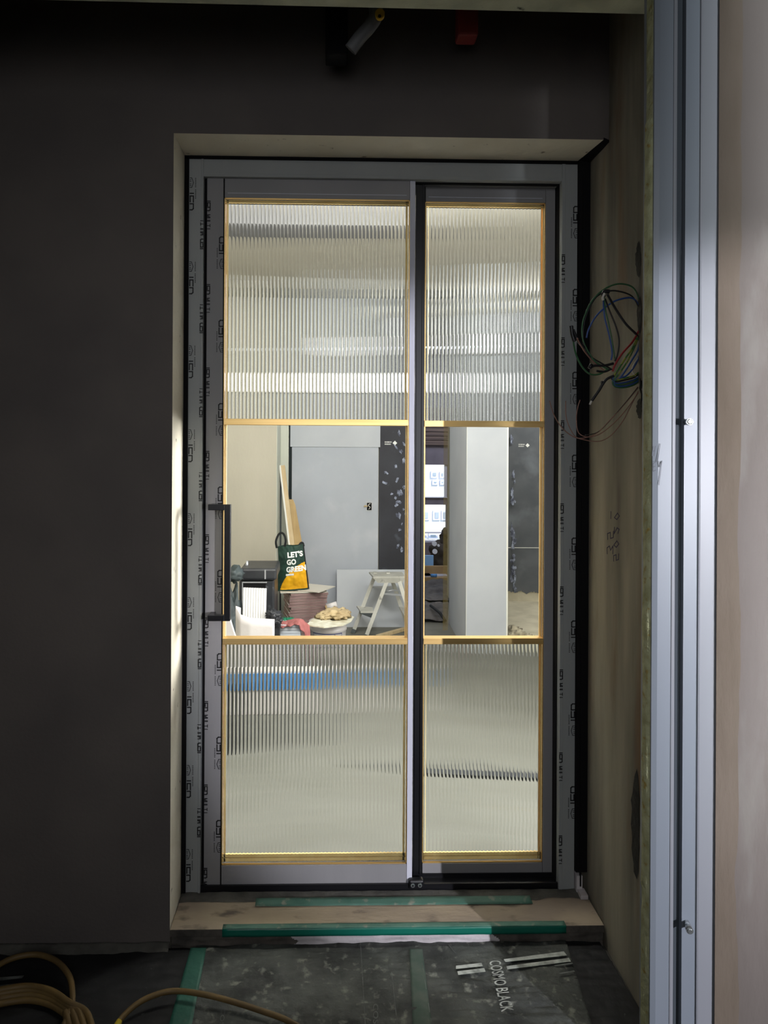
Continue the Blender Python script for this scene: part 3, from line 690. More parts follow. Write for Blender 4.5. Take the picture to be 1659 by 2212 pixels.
# prints
zp = ZS+0.0150
def fl(px, py): return F(px, py, zp)
a = fl(1056, 2076); e = fl(1083, 2186); u_ = fl(1081, 2074)-a
bm = fit_text('COSMO BLACK', a, e-a, u_, 0.008); finish(bm, 'sheet_lettering', m_print, shB)
def bar(p, q, r, s, m=m_print):
    bm = bmesh.new(); bm.faces.new([bm.verts.new(fl(*x)) for x in (p, q, r, s)]); finish(bm, 'printed_bar', m, shB)
bar((985, 2093), (1043, 2087), (1040, 2080), (985, 2086)); bar((990, 2106), (1049, 2099), (1046, 2091), (988, 2098))
bar((1092, 2078), (1225, 2064), (1218, 2055), (1088, 2072)); bar((1096, 2094), (1233, 2077), (1229, 2069), (1094, 2087))
bar((1200, 2087), (1238, 2082), (1236, 2079), (1196, 2085), m_print_faint); bar((1210, 2104), (1242, 2099), (1240, 2096), (1206, 2102), m_print_faint)
bm = fit_text('COSMO', fl(478, 2178), fl(470, 2250)-fl(478, 2178), fl(487, 2178)-fl(478, 2178), 0.006); finish(bm, 'sheet_lettering', m_print_faint, shB)
bm = fit_text('COSMO', fl(806, 2168), fl(806, 2250)-fl(806, 2168), fl(817, 2168)-fl(806, 2168), 0.006); finish(bm, 'sheet_lettering', m_print_faint, shB)
zp2 = zp; zp = ZS+0.009
for q in (((-30, 2121), (48, 2113), (52, 2107), (-20, 2113)), ((-30, 2137), (42, 2129), (47, 2123), (-20, 2130))):
    bm = bmesh.new(); bm.faces.new([bm.verts.new(fl(*x)) for x in q]); finish(bm, 'printed_bar', m_print_faint, shA)
# seams on the printed sheet
bm = bmesh.new()
for (ax, ay, bxx, by) in ((779, 2038, 790, 2230), (846, 2100, 860, 2230), (912, 2080, 935, 2230), (968, 2040, 985, 2060)):
    p0, p1 = F(ax, ay, ZS+0.013), F(bxx, by, ZS+0.013); obox(bm, p0, p1, 0.0016, 0.001, Vector((0, 0, 1)))
finish(bm, 'sheet_seam', m_print_faint, shB)

# hose: one arc plus a coil at the left
def hp(px, py, h=0.012): q = F(px, py, ZS+h); return q
bm = bmesh.new()
tube(bm, [hp(236, 2240), hp(262, 2200, .02), hp(300, 2166, .03), hp(345, 2146, .035), hp(385, 2141, .035), hp(440, 2148, .035), hp(500, 2163, .03), hp(560, 2182, .025), hp(620, 2204, .02), hp(680, 2240)], 0.0066, 10, 8)
hs = tag(finish(bm, 'air_hose', m_hose), 'tan hose arching alone over the floor sheets', 'hose')
bm = bmesh.new()
tube(bm, [hp(-90, 2160, .02), hp(-30, 2105, .03), hp(20, 2073, .035), hp(75, 2062, .035), hp(120, 2075, .035), hp(148, 2106, .03), hp(156, 2140, .025), hp(152, 2180, .02), hp(120, 2260, .015)], 0.0072, 10, 8)
for k, (rx, top, wx) in enumerate(((196, 2131, 0), (180, 2139, 1), (166, 2149, 2), (150, 2160, 3))):
    tube(bm, [hp(-200, 2180+k*6, .02), hp(-60, top+22, .03), hp(10, top+6, .032-k*.006), hp(65, top, .032-k*.006), hp(112, top+11, .032-k*.006), hp(150, top+36, .028-k*.005), hp(rx-8, 2190, .02), hp(rx+12, 2262, .012)], 0.0080, 10, 8)
tag(finish(bm, 'hose_coil', m_hose), 'coil of brown and tan hose lying at the left wall foot', 'hose')
bm = bmesh.new(); cyl(bm, hp(232, 2246, .012), hp(258, 2206, .0185), 0.0072, seg=12); finish(bm, 'hose_fitting', m_hose_yel, hs)

# ================================================================== UNDER CEILING (dark top)
y_ = -0.30
bm = bmesh.new(); bx(bm, PX(703, y_, 60), PX(752, y_, 60), y_, y_+0.06, PZ(118, y_), 2.851, bev=0.004)
tag(finish(bm, 'black_duct', m_black_matt), 'black square duct end hanging below the dark ceiling', 'duct')
bm = bmesh.new(); tube(bm, [P(757, 108, y_-.05), P(778, 80, y_-.06), P(800, 55, y_-.07), P(812, 28, y_-.08), P(800, -30, y_-.06), P(790, -120, y_+.02)], 0.0165, 14, 8)
gt = tag(finish(bm, 'flexible_tube', m_greyhose), 'grey flexible tube curving up beside the black duct', 'tube')
bm = bmesh.new(); c = P(820, 35, y_-.09); cyl(bm, c, c+Vector((0, -0.012, 0)), 0.0115, seg=18); finish(bm, 'cap', m_yel, gt)
bm = bmesh.new(); c = P(820, 35, y_-.1025); cyl(bm, c, c+Vector((0, -0.001, 0)), 0.004, seg=12); finish(bm, 'cap_hole', m_black_matt, gt)
bm = bmesh.new(); bx(bm, PX(990, y_, 60), PX(1034, y_, 60), y_, y_+0.05, PZ(71, y_), 2.851, bev=0.006)
tag(finish(bm, 'red_conduit_box', m_red), 'dark red conduit piece hanging below the ceiling at the right', 'conduit')

# ================================================================== WIRES ON THE RIGHT WALL
yw = -0.345
wb = thing('wire_bundle', P(1384, 790, yw), 'bundle of green, blue, red and black wires looping out of the concrete wall', 'wires')
def wire(pts, m, r=0.0021, nm='wire', par=None, y0=yw, n=8):
    bm = bmesh.new(); q = []
    for k, p in enumerate(pts):
        yy = y0 + (p[2] if len(p) > 2 else 0)
        w_ = P(p[0], p[1], yy)
        if w_.x > RW+0.003: w_.x = RW+0.003
        q.append(w_)
    tube(bm, q, r, 8, n); return finish(bm, nm, m, par or wb)
wire([(1388, 650), (1368, 622), (1340, 613), (1310, 622), (1280, 648), (1262, 685), (1257, 715), (1263, 745), (1285, 780), (1315, 798)], m_w_green)
wire([(1389, 668), (1365, 640), (1335, 629), (1312, 630), (1285, 645), (1264, 690), (1260, 735), (1270, 765), (1300, 785), (1325, 800)], m_w_black, 0.0018)
wire([(1390, 690), (1385, 665), (1368, 645), (1345, 645), (1320, 655), (1290, 680), (1272, 710), (1267, 730)], m_w_blue)
wire([(1303, 640, -.01), (1304, 665), (1307, 690), (1316, 725), (1322, 760), (1320, 778)], m_w_blue)
wire([(1305, 642, -.01), (1308, 670), (1315, 700), (1322, 735), (1328, 775)], m_w_green, 0.0018)
wire([(1307, 645, -.01), (1316, 670), (1330, 705), (1337, 735), (1334, 765), (1328, 780)], m_w_black)
wire([(1312, 636, -.01), (1330, 668), (1352, 700), (1376, 724), (1388, 735)], m_w_black, 0.0030)
wire([(1389, 712), (1365, 740), (1345, 762), (1330, 785), (1323, 802)], m_w_red, 0.0026)
wire([(1389, 716), (1368, 748), (1352, 772), (1337, 795), (1326, 812)], m_w_yellow, 0.0024)
wire([(1389, 722), (1372, 745), (1358, 775), (1342, 800), (1330, 816)], m_w_yellow, 0.0022)
wire([(1389, 732), (1378, 755), (1365, 778), (1350, 802), (1338, 818)], m_w_blue, 0.0022)
wire([(1389, 745), (1380, 770), (1368, 795), (1352, 812), (1340, 816)], m_w_blue, 0.0022)
wire([(1388, 770), (1370, 785), (1365, 800), (1372, 812), (1388, 815)], m_w_white, 0.0017)
wire([(1234, 706, -.02), (1238, 735, -.02), (1244, 765, -.01), (1258, 793), (1275, 808), (1295, 808), (1312, 798)], m_w_green, 0.0022)
wire([(1246, 730, -.02), (1262, 758, -.01), (1285, 785), (1305, 800)], m_w_brown, 0.0016)
wire([(1234, 704, -.02), (1236, 722, -.02), (1241, 738, -.02)], m_w_black, 0.0050, 'tape_wrap')
wire([(1238, 712, -.02), (1248, 735, -.015), (1262, 752, -.01)], m_w_black, 0.0036, 'tape_wrap')
wire([(1274, 795), (1285, 790), (1305, 790), (1325, 785)], m_w_black, 0.0032, 'tape_wrap')
wire([(1273, 796), (1278, 787)], m_w_black, 0.0048, 'tape_wrap', n=2)
wire([(1288, 801), (1305, 803), (1320, 797)], m_w_black, 0.0028, 'tape_wrap')
wire([(1326, 812), (1312, 818), (1303, 828), (1292, 846), (1278, 866)], m_w_black, 0.0036, 'tape_wrap')
wire([(1278, 866), (1274, 874)], m_w_white, 0.0026, 'bare_wire_end', n=2)
wire([(1303, 826), (1298, 826)], m_w_black, 0.0035, 'tape_wrap', n=2)
wire([(1316, 630, -.012), (1306, 630, -.012), (1303, 640, -.012)], m_w_black, 0.0052, 'tape_wrap')
wire([(1306, 634, -.018), (1302, 642, -.018), (1303, 648, -.015)], m_w_white, 0.0030, 'bare_wire_end')
for k, (dx, dy, m) in enumerate(((0, 0, m_w_blue), (3, 4, m_w_green), (-2, -5, m_w_black), (4, 8, m_w_blue), (5, -9, m_w_yellow), (0, 11, m_w_green))):
    wire([(1388, 812+dy), (1370, 820+dy), (1350, 826+dy), (1330, 828+dy*.7), (1323+dx, 820+dy*.6), (1328+dx, 812)], m, 0.0020)
bw = thing('bell_wire', P(1384, 850, yw), 'thin brown wires drooping from the wall in front of the door jamb', 'wires')
wire([(1378, 838), (1350, 872), (1320, 905), (1290, 935), (1262, 946), (1240, 944), (1215, 925), (1197, 897), (1187, 866)], m_w_brown, 0.0013, par=bw)
wire([(1380, 842), (1362, 878), (1345, 910), (1320, 940), (1295, 953), (1262, 950), (1240, 940), (1224, 905), (1222, 866)], m_w_brown, 0.0012, par=bw)
wire([(1382, 845), (1360, 875), (1335, 905), (1300, 935), (1272, 944), (1250, 935), (1245, 905), (1248, 880), (1253, 864)], m_w_brown, 0.0012, par=bw)
wire([(1378, 836), (1355, 865), (1322, 903), (1292, 933), (1264, 940)], m_w_black, 0.0012, par=bw)
# broken hole the wires leave from
bm = bmesh.new(); lump(bm, on_right(1386, 850)+Vector((0.010, 0, 0)), (0.012, 0.016, 0.045), 3, 0.5, 3, 4)
finish(bm, 'wire_hole', m_black_matt, wr)

# ================================================================== ROOM BEYOND
yG = 3.34              # plane of the grey board wall
XL = -1.25; YP = 3.00; XP = PX(597, YP, 1150)
box('floor_room', XL-0.2, 3.2, 0.10, 8.0, -0.10, 0.0, m_room_floor, struct=True)
box('ceiling_room', XL-0.2, 3.2, 0.14, 8.0, ZC, ZC+0.08, m_room_ceiling, struct=True)
box('wall_room_left', XL-0.12, XL, 0.14, 8.0, 0, ZC, m_plaster, struct=True)
box('wall_room_right', 3.1, 3.2, 0.14, 8.0, 0, ZC, m_blackboard2, struct=True)
box('wall_room_front', RW+0.25, 3.2, 0.02, 0.14, -0.1, ZC, m_plaster, struct=True)
# grey boarded wall
x1_ = max(PX(624, yG), XP+0.006); xd = PX(820, yG); xe = PX(906, yG)
bm = bmesh.new(); bx(bm, XL, xe, yG+0.034, yG+0.15, 0, ZC) ; wg = finish(bm, 'wall_room_back', m_plaster, struct=True)
box('wall_room_partition', XL, XP-0.002, YP, yG+0.03, 0, ZC, m_plaster, struct=True)
vprof('trim_6', [(XP-0.002, YP+0.001), (XP+0.001, YP-0.001), (XP+0.003, YP), (XP+0.004, yG+0.03), (XP-0.002, yG+0.03)], m_white_post, None, 0, ZC)['kind'] = 'structure'
pj = PZ(966, yG)
box('trim_8', XP+0.004, x1_, yG+0.012, yG+0.03, 0, ZC, m_white_post, struct=True)
bdA = thing('gypsum_panel', ((x1_+xd)/2, yG, 0), 'tall grey gypsum board facing the clear glass, with the open socket box', 'board')
box('panel_upper', x1_+0.008, xd+0.002, yG-0.006, yG+0.03, pj, ZC, m_board2, bdA, bev=0.001)
box('panel_lower', PX(630, yG), PX(817, yG), yG, yG+0.03, 0, pj-0.001, m_board, bdA, bev=0.001)
box('panel_seam', x1_-0.004, PX(632, yG), yG+0.012, yG+0.03, 0, ZC, m_seam, bdA)
bdB = thing('black_board', ((xd+xe)/2, yG, 0), 'black board with white dabs right of the tall grey panel', 'board')
box('board_face', PX(819, yG), xe, yG+0.004, yG+0.03, PZ(1290, yG), ZC, m_blackboard, bdB)
def dab(px, py, w_, h_, ang, y, par, k):
    c = P(px, py, y); bm = bmesh.new(); sc = (y-CAM.y)/FPX; n = 14; vs = []
    for i in range(n):
        t = 2*math.pi*i/n; r = .85+0.8*noise.noise(Vector((math.cos(t)*2.2, math.sin(t)*2.2, k)))
        u, v = math.cos(t)*w_*sc*r/2, math.sin(t)*h_*sc*r/2
        vs.append((c.x+u*math.cos(ang)-v*math.sin(ang), y, c.z+u*math.sin(ang)+v*math.cos(ang)))
    prism(bm, vs, (0, -0.0025, 0)); finish(bm, 'plaster_dab', m_dab, par)
for k, d in enumerate(((834, 1021, 13, 6, -.5), (831, 1043, 14, 6, -.35), (855, 1007, 7, 9, .3), (846, 1067, 8, 5, .2), (864, 1064, 14, 16, .4), (862, 1085, 16, 8, -.2),
                       (862, 936, 6, 16, .2), (866, 975, 9, 9, 0), (861, 1113, 12, 15, .5), (864, 1144, 9, 6, .2), (872, 995, 8, 14, 0), (868, 1187, 7, 12, 0), (873, 960, 5, 14, .6))):
    dab(*d, yG+0.0035, bdB, k)
def logo(px, py, s, y, par):
    k = (y-CAM.y)/FPX*s; c = P(px, py, y); bm = bmesh.new()
    prism(bm, [(c.x+4*k+5*k, y, c.z), (c.x+4*k, y, c.z+5*k), (c.x+4*k-5*k, y, c.z), (c.x+4*k, y, c.z-5*k)], (0, -0.001, 0))
    finish(bm, 'logo_mark', m_bag_white, par)
    for j, tx in enumerate(('WALLOARD', 'GOLDEN')):
        a = Vector((c.x-18*k, y-0.0008, c.z+(0.5 if j == 0 else -4)*k))
        finish(fit_text(('HHMHH', 'HHIHH')[j], a, Vector((15*k - 2*k*j, 0, 0)), Vector((0, 0, 3*k)), 0.02), 'logo_text', m_bag_white, par)
logo(849, 957, 1.0, yG+0.0035, bdB)
# socket box
c = P(797, 1094, yG); sb = thing('socket_box', c, 'open metal socket box with loose wires in the tall grey panel', 'socket')
bm = bmesh.new(); bx(bm, c.x-0.022, c.x+0.026, yG-0.003, yG+0.002, c.z-0.034, c.z+0.036); finish(bm, 'box_rim', m_silver, sb)
bm = bmesh.new(); bx(bm, c.x-0.016, c.x+0.020, yG-0.004, yG+0.001, c.z-0.028, c.z+0.028); finish(bm, 'box_inside', m_black_matt, sb)
bm = bmesh.new(); tube(bm, [c+Vector((0.01, -.004, .022)), c+Vector((-.006, -.012, .01)), c+Vector((.008, -.014, -.006)), c+Vector((-.002, -.006, -.02))], 0.003, 6); finish(bm, 'loose_wire', m_w_white, sb)
bm = bmesh.new(); tube(bm, [c+Vector((-0.012, -.004, .0)), c+Vector((-.03, -.008, .005)), c+Vector((-.036, -.008, -.004))], 0.005, 6); finish(bm, 'loose_wire', m_mud, sb)
# column
yc = 2.47; cx0, cx1 = PX(1008, yc), PX(1095, yc)
xl = PX(971, 3.28)
col_ = bpy.data.objects.new('wall_column', None); COL.objects.link(col_); col_.location = ((cx0+cx1)/2, yc, 0); col_['kind'] = 'structure'
bm = bmesh.new(); prism(bm, [(cx0, yc, 0), (cx1, yc, 0), (cx1, 3.28, 0), (xl, 3.28, 0)], (0, 0, ZC)); finish(bm, 'column_board', m_board2, col_)
bm = bmesh.new(); bx(bm, cx1-0.001, cx1+0.008, yc-0.002, yc+0.03, 0, ZC); bx(bm, cx0-0.001, cx0+0.0015, yc-0.0008, yc+0.003, 0, ZC); finish(bm, 'corner_bead', m_white, col_)
# right dark wall
yR = 4.05
wr2 = bpy.data.objects.new('wall_room_far_right', None); COL.objects.link(wr2); wr2.location = (2.2, yR, 0); wr2['kind'] = 'structure'
m_lightened = mat('lightened_base', (206, 200, 180), 0.9, (184, 178, 158), 6, bump=0.25, bscale=25)  # lighter colour makes up for light missing beyond the column
box('bare_base', cx1-0.1, 3.1, yR+0.01, yR+0.12, 0, ZC, m_lightened, wr2)
box('lightened_floor_patch', cx1+0.01, 3.08, 2.5, yR+0.01, -0.004, 0.002, m_lightened, wr2)
bm = bmesh.new()
def bb(u, v):
    x = cx1-0.05+u*1.4; zb = P(1100+(x-PX(1100, yR))/(PX(1168, yR)-PX(1100, yR))*68, 1278, yR).z
    zb += 0.02*noise.noise(Vector((x*20, 0, 0)))+0.012*noise.noise(Vector((x*60, 2, 0)))-0.03*(x-PX(1100, yR))
    return Vector((x, yR, zb+v*(ZC-zb)))
sheet(bm, bb, 200, 2, 0.008)
for f in bm.faces: f.smooth = False
finish(bm, 'black_coating', m_blackboard2, wr2)
bm = bmesh.new(); a, b2 = P(1098, 1183, yR-0.01), P(1300, 1184, yR-0.01); obox(bm, a, b2, 0.005, 0.003); finish(bm, 'chalk_line', m_white, wr2)
rd = random.Random(3)
for k in range(44):
    yy_ = 945+rd.random()*330; dab(1104+abs(rd.gauss(0, 4.5)), yy_, 3+rd.random()*5, 7+rd.random()*16, rd.uniform(-.25, .25), yR-0.0095-k*.0004, wr2, k*1.7+20)
for k in range(16):
    dab(852+rd.random()*30, 930+rd.random()*290, 3+rd.random()*8, 4+rd.random()*11, rd.uniform(-.8, .8), yG+0.0030-k*.0004, bdB, k*2.3+50)
logo(1136, 962, 0.9, yR-0.012, wr2)
for k, (px, py, s) in enumerate(((1112, 1365, 0.05), (1122, 1372, 0.045), (1108, 1352, 0.02), (1140, 1374, 0.03), (1155, 1376, 0.025), (1105, 1375, 0.04))):
    f = F(px, py+8, 0.0)
    bm = bmesh.new(); lump(bm, f+Vector((0, 0, s*0.6)), (s, s, s*0.75), 3, 0.7, 2.5, k)
    tag(finish(bm, 'rubble_lump', m_debris), ('largest rubble lump at the foot of the grey column', 'rubble lump just right of the largest one by the column', 'small rubble piece perched behind the largest lump', 'middle rubble piece lying away from the column', 'rubble piece farthest right from the grey column', 'rubble piece nearest the column corner and the door')[k], 'rubble', 'rubble at the column foot')

# ---- back room seen through the gap
yP = 6.1
wk = bpy.data.objects.new('wall_balcony', None); COL.objects.link(wk); wk.location = (1.6, yP, 0); wk['kind'] = 'structure'
wx0, wx1 = PX(860, yP), PX(966, yP)
zW1, zW0 = PZ(1004, yP, 940), PZ(1172, yP, 940)
bm = bmesh.new(); bx(bm, 0.5, wx0, yP, yP+0.12, 0, ZC); bx(bm, wx1, 3.1, yP, yP+0.12, 0, ZC); bx(bm, wx0, wx1, yP, yP+0.12, zW1, ZC); bx(bm, wx0, wx1, yP, yP+0.12, 0, zW0)
finish(bm, 'wall_panel', m_lav, wk)
zpk = [PZ(v, yP-0.02, 940) for v in (962, 951, 942, 933, 924, 915, 905, 893, 880)]
for k in range(8):
    box('plank', 0.9, 2.4, yP-0.04+0.004*(k % 2), yP, zpk[k]+0.003, zpk[k+1]-0.004, m_plank, wk)
win = bpy.data.objects.new('window_1', None); COL.objects.link(win); win.location = ((wx0+wx1)/2, yP+0.03, zW0); win['kind'] = 'structure'
zt0, zt1 = PZ(1090, yP+0.03, 940), PZ(1075, yP+0.03, 940)
box('window_transom', wx0, wx1, yP+0.01, yP+0.07, zt0, zt1, m_lav, win)
box('window_frame', PX(960, yP+.03), wx1, yP+0.02, yP+0.07, zt1, zW1, m_frame_white, win)
box('window_sill', wx0, wx1, yP-0.01, yP+0.09, zt1, zt1+0.008, m_frame_white, win)
box('window_frame', wx0, wx1, yP+0.02, yP+0.06, zW0-0.005, zW0+0.02, m_frame_white, win)
# dark crumpled sheets, plywood platform and the things on it
for k, (pts, lb) in enumerate((([(905, 1345), (965, 1345), (968, 1306), (905, 1306)], 'dark crumpled sheet nearest the grey column on the back room floor'),
                          ([(905, 1301), (975, 1301), (975, 1262), (905, 1262)], 'dark creased sheet in front of the plywood platform'))):
    c = [F(px, py, 0.004) for px, py in pts]
    def fn(u, v):
        p = (c[0]*(1-u)+c[1]*u)*(1-v)+(c[3]*(1-u)+c[2]*u)*v
        return p+Vector((0, 0, 0.004+0.05*abs(noise.noise(Vector((p.x*7, p.y*3, k))))+0.012*noise.noise(Vector((p.x*20, p.y*9, k)))+0.012+0.03*k*v*0))
    bm = bmesh.new(); sheet(bm, fn, 50, 50, 0.003); tag(finish(bm, 'crumpled_sheet', m_stone), lb, 'sheet')
bm = bmesh.new(); tube(bm, [F(930, 1308, .06), F(948, 1322, .07), F(955, 1331, .06), F(962, 1341, .05)], 0.011, 8)
tag(finish(bm, 'power_cable', m_strap), 'black cord lying across the dark crumpled sheets', 'cord')
yT = 4.95
zTt = PZ(1248, yT, 940)
box('plywood_platform', 0.9, 2.3, yT, yP-0.05, zTt-0.035, zTt, m_ply)
tag(bpy.data.objects['plywood_platform'], 'low plywood platform with papers in the back room', 'platform')
for k in range(2): tag(box('support_block', 1.0+k*1.1, 1.1+k*1.1, yT+0.15, yP-0.1, 0.0, zTt-0.035, m_ply), ('left', 'right')[k]+' wooden block carrying the plywood platform', 'block')
def paper(corn, z, m, lb, nm='paper_sheet'):
    bm = bmesh.new(); c = [F(px, py, z) for px, py in corn]; vs = [bm.verts.new(p) for p in c]; bm.faces.new(vs); bmesh.ops.solidify(bm, geom=bm.faces[:], thickness=0.003); return tag(finish(bm, nm, m), lb, 'paper')
paper([(905, 1246), (968, 1244), (955, 1231), (905, 1231)], zTt+0.004, m_whitepaper, 'white paper sheet flat on the plywood platform')
paper([(900, 1243), (932, 1243), (922, 1233), (900, 1230)], zTt+0.010, m_bluepaper, 'pale blue folder lying on the white paper')
bm = bmesh.new(); c = F(937, 1243, zTt+.02); cyl(bm, c-Vector((0.03, 0, 0)), c+Vector((0.03, 0, 0)), 0.016, seg=16)
tag(finish(bm, 'blue_roll', m_blue_tarp), 'small blue tape roll at the edge of the white paper', 'roll')
box('light_blue_board', PX(890, 5.3), PX(937, 5.3), 5.3, 5.33, zTt, PZ(1200, 5.3, 920), m_bluepaper)
tag(bpy.data.objects['light_blue_board'], 'light blue board standing upright on the plywood platform', 'board')
box('wooden_batten', PX(905, 5.18), PX(975, 5.18), 5.15, 5.19, zTt, PZ(1222, 5.18, 940), m_ply)
tag(bpy.data.objects['wooden_batten'], 'wooden batten in front of the light blue board', 'batten')
hp_ = thing('sack_heap', P(956, 1232, 5.45), 'dark olive heap of sacks below the window, with white discs', 'sacks')
for nm, px, py, sx, sz, k in (('sack', 958, 1205, .13, .16, 1), ('sack', 950, 1188, .10, .10, 2), ('sack', 965, 1170, .08, .11, 3), ('sack_knot', 963, 1152, .045, .055, 4)):
    bm = bmesh.new(); lump(bm, P(px, py, 5.5), (sx, .12, sz), 3, .35, 2, k, flat=-(P(px, py, 5.5).z-zTt)); finish(bm, nm, m_heap, hp_)
for px, py, r in ((938, 1174, .026), (939, 1191, .026), (947, 1178, .013)):
    bm = bmesh.new(); c = P(px, py, 5.36); cyl(bm, c, c+Vector((0, -.02, 0)), r, seg=18); finish(bm, 'white_disc', m_whitepaper, hp_)

# ---- building outside
yF = 17.0
fb = thing('apartment_building', (PX(930, yF), yF, -3), 'white apartment building across the street beyond the far window', 'building')
box('facade', -3, 12, yF, yF+3, -6, 14, m_facade, fb)
def fwin(px0, px1, py0, py1):
    x0, x1 = PX(px0, yF), PX(px1, yF); z1, z0 = PZ(py0, yF, 940), PZ(py1, yF, 940)
    f = box('window', x0, x1, yF-0.06, yF, z0, z1, m_frame_white, fb)
    box('pane', x0+.05, x1-.05, yF-0.08, yF-0.05, z0+.05, z1-.05, m_facade_glass, f)
for q in ((930, 945, 1017, 1032), (949, 960, 1018, 1032), (933, 946, 1036, 1047), (950, 960, 1036, 1047), (935, 951, 1102, 1123), (953, 972, 1102, 1123), (905, 928, 1102, 1123), (905, 922, 1150, 1164), (926, 945, 1150, 1164)):
    fwin(*q)
box('balcony_rail', PX(880, yF), PX(985, yF), yF-0.25, yF-0.2, PZ(1150, yF, 940), PZ(1147, yF, 940), m_facade_rail, fb)
box('parapet', PX(880, yF), PX(985, yF), yF-0.1, yF, PZ(1186, yF, 940), PZ(1166, yF, 940), m_facade, fb)
box('ground_outside', -12, 20, 8.0, 40, -6.1, -6, m_mortar, struct=True)

# ---- LED tubes in the room
def led(px0, px1, py, y, lb, yback, h=0.05):
    a, b2 = P(px0, py, y), P(px1, py, y); b2.z = a.z
    t = thing('led_batten', (a+b2)/2, lb, 'lamp')
    box('lamp_body', a.x-.02, b2.x+.02, y, yback, a.z-h*.5, a.z+h*.5, m_lamp_body, t, bev=.003)
    bm = bmesh.new(); bx(bm, a.x, b2.x, y-.012, y+.001, a.z-h*.42, a.z+h*.42, bev=.004); finish(bm, 'glowing_tube', m_tube, t)
led(560, 800, 826, yG-0.04, 'bright horizontal lamp on the grey board behind the ribbed left pane', yG, 0.15)
led(1010, 1092, 742, yc-0.04, 'bright horizontal lamp on the grey column behind the right ribbed pane', yc, 0.13)
led(830, 900, 826, yG-0.04, 'short bright lamp on the black board behind the ribbed glass', yG+0.01, 0.15)
# ceiling beam and duct for the upper ribbed view
zbm = PZ(512, 1.4, 600)
bm = bmesh.new(); bx(bm, XL, 0.75, 1.40, 1.62, ZC-0.10, ZC); tag(finish(bm, 'ceiling_duct', m_greyhose), 'grey duct crossing under the room ceiling above the door', 'duct')
box('trim_7', XL, 3.1, yG-0.10, yG+0.03 if False else yG-0.012, ZC-0.05, ZC, m_room_floor, struct=True)

# ================================================================== CLUTTER (left clear pane)
def g(px, py, y): return P(px, py, y)
# white sheet low left
bm = bmesh.new(); y = 1.35
prism(bm, [g(480, 1338, y), g(497, 1341, y), g(508, 1376, y), g(511, 1392, y), Vector((g(520, 1392, y).x, y, 0)), Vector((g(470, 1392, y).x, y, 0))], (0, 0.03, 0))
tag(finish(bm, 'white_offcut', m_paper), 'white board offcut standing at the lower left below the door handle', 'board')
# curled cardboard
y = 1.55
def curl(u, v):
    xs = [519, 509, 509, 518, 540, 560, 593]; ys = [1.75, 1.68, 1.6, 1.56, 1.55, 1.55, 1.55]
    t = u*(len(xs)-1); i = min(int(t), len(xs)-2); t -= i
    px = xs[i]*(1-t)+xs[i+1]*t; yy = ys[i]*(1-t)+ys[i+1]*t
    ty = [1313, 1309, 1312, 1327, 1335, 1336, 1338]; top = g(px, ty[i]*(1-t)+ty[i+1]*t, yy)
    return Vector((top.x, top.y, top.z*(1-v)+0.001*v))
bm = bmesh.new(); sheet(bm, curl, 36, 10, 0.004)
tag(finish(bm, 'curled_cardboard', m_paper), 'white cardboard sheet with curled left end standing at the front of the clutter', 'cardboard')
# corrugated panel
y0, y1c = 1.72, 1.95
bm = bmesh.new()
def cor(u, v):
    px = 526+(576-526)*u-3*v; a = g(px, 1269+2*u, 1.98); b = Vector((g(px-1, 1380, 1.72).x, 1.72, 0.0)); p = a*(1-v)+b*v
    return p+Vector((0, -0.004*math.sin(u*2*math.pi*9), 0))
sheet(bm, cor, 90, 4, 0.003); tag(finish(bm, 'corrugated_sheet', m_corrug), 'pale corrugated sheet leaning upright against the black case', 'cardboard')
# black case
y = 2.20
cs = thing('black_case', ((g(558, 1300, y).x), y+.12, 0), 'big dark scuffed plastic case behind the corrugated sheet', 'case')
x0, x1 = g(516, 1300, y).x, g(600, 1300, y).x; zt = g(560, 1253, y).z
box('case_body', x0, x1-.02, y, y+0.30, 0, zt, m_case, cs, bev=0.012)
box('case_lid', g(519, 1240, y).x, g(598, 1240, y).x, y-0.02, y+0.30, zt+0.001, g(560, 1227, y).z, m_case, cs, bev=0.014)
bm = bmesh.new(); a, b2, c2 = g(523, 1250.5, y-.03), g(577, 1251.5, y-.03), g(578, 1262, y-.004); a.z = b2.z = zt-0.008
bx(bm, g(524, 1250, y).x, g(577, 1250, y).x, y-0.008, y+0.004, zt-0.016, zt-0.010); bx(bm, g(523, 1250, y).x, g(525, 1250, y).x, y-0.006, y+0.002, zt-0.2, zt-0.012)
bx(bm, g(572, 1250, y).x, g(575, 1250, y).x, y-0.023, y-.01, zt+.01, g(560, 1230, y).z); finish(bm, 'case_edge', m_case_line, cs)
box('case_recess', g(527, 1262, y).x, g(574, 1262, y).x, y-0.005, y+0.002, zt-0.085, zt-0.020, m_black_matt, cs)
bm = bmesh.new(); a = g(532.5, 1229, y+.1); cyl(bm, a, a+Vector((.004, 0, .05)), .011, .007, 14); tag(finish(bm, 'silver_tube', m_silver), 'small silver tube standing on the black case lid', 'tube')
# grey tarp bundle left
y = 1.95
bm = bmesh.new(); lump(bm, (g(503, 1300, y).x, y, 0.24), (.055, .10, .27), 4, .3, 3, 2, flat=-.24)
lump(bm, (g(508, 1236, y).x, y, g(508, 1240, y).z), (.045, .08, .045), 3, .45, 3, 6)
tag(finish(bm, 'tarp_bundle', m_case_g), 'grey green folded tarp bundle beside the black case', 'tarp')
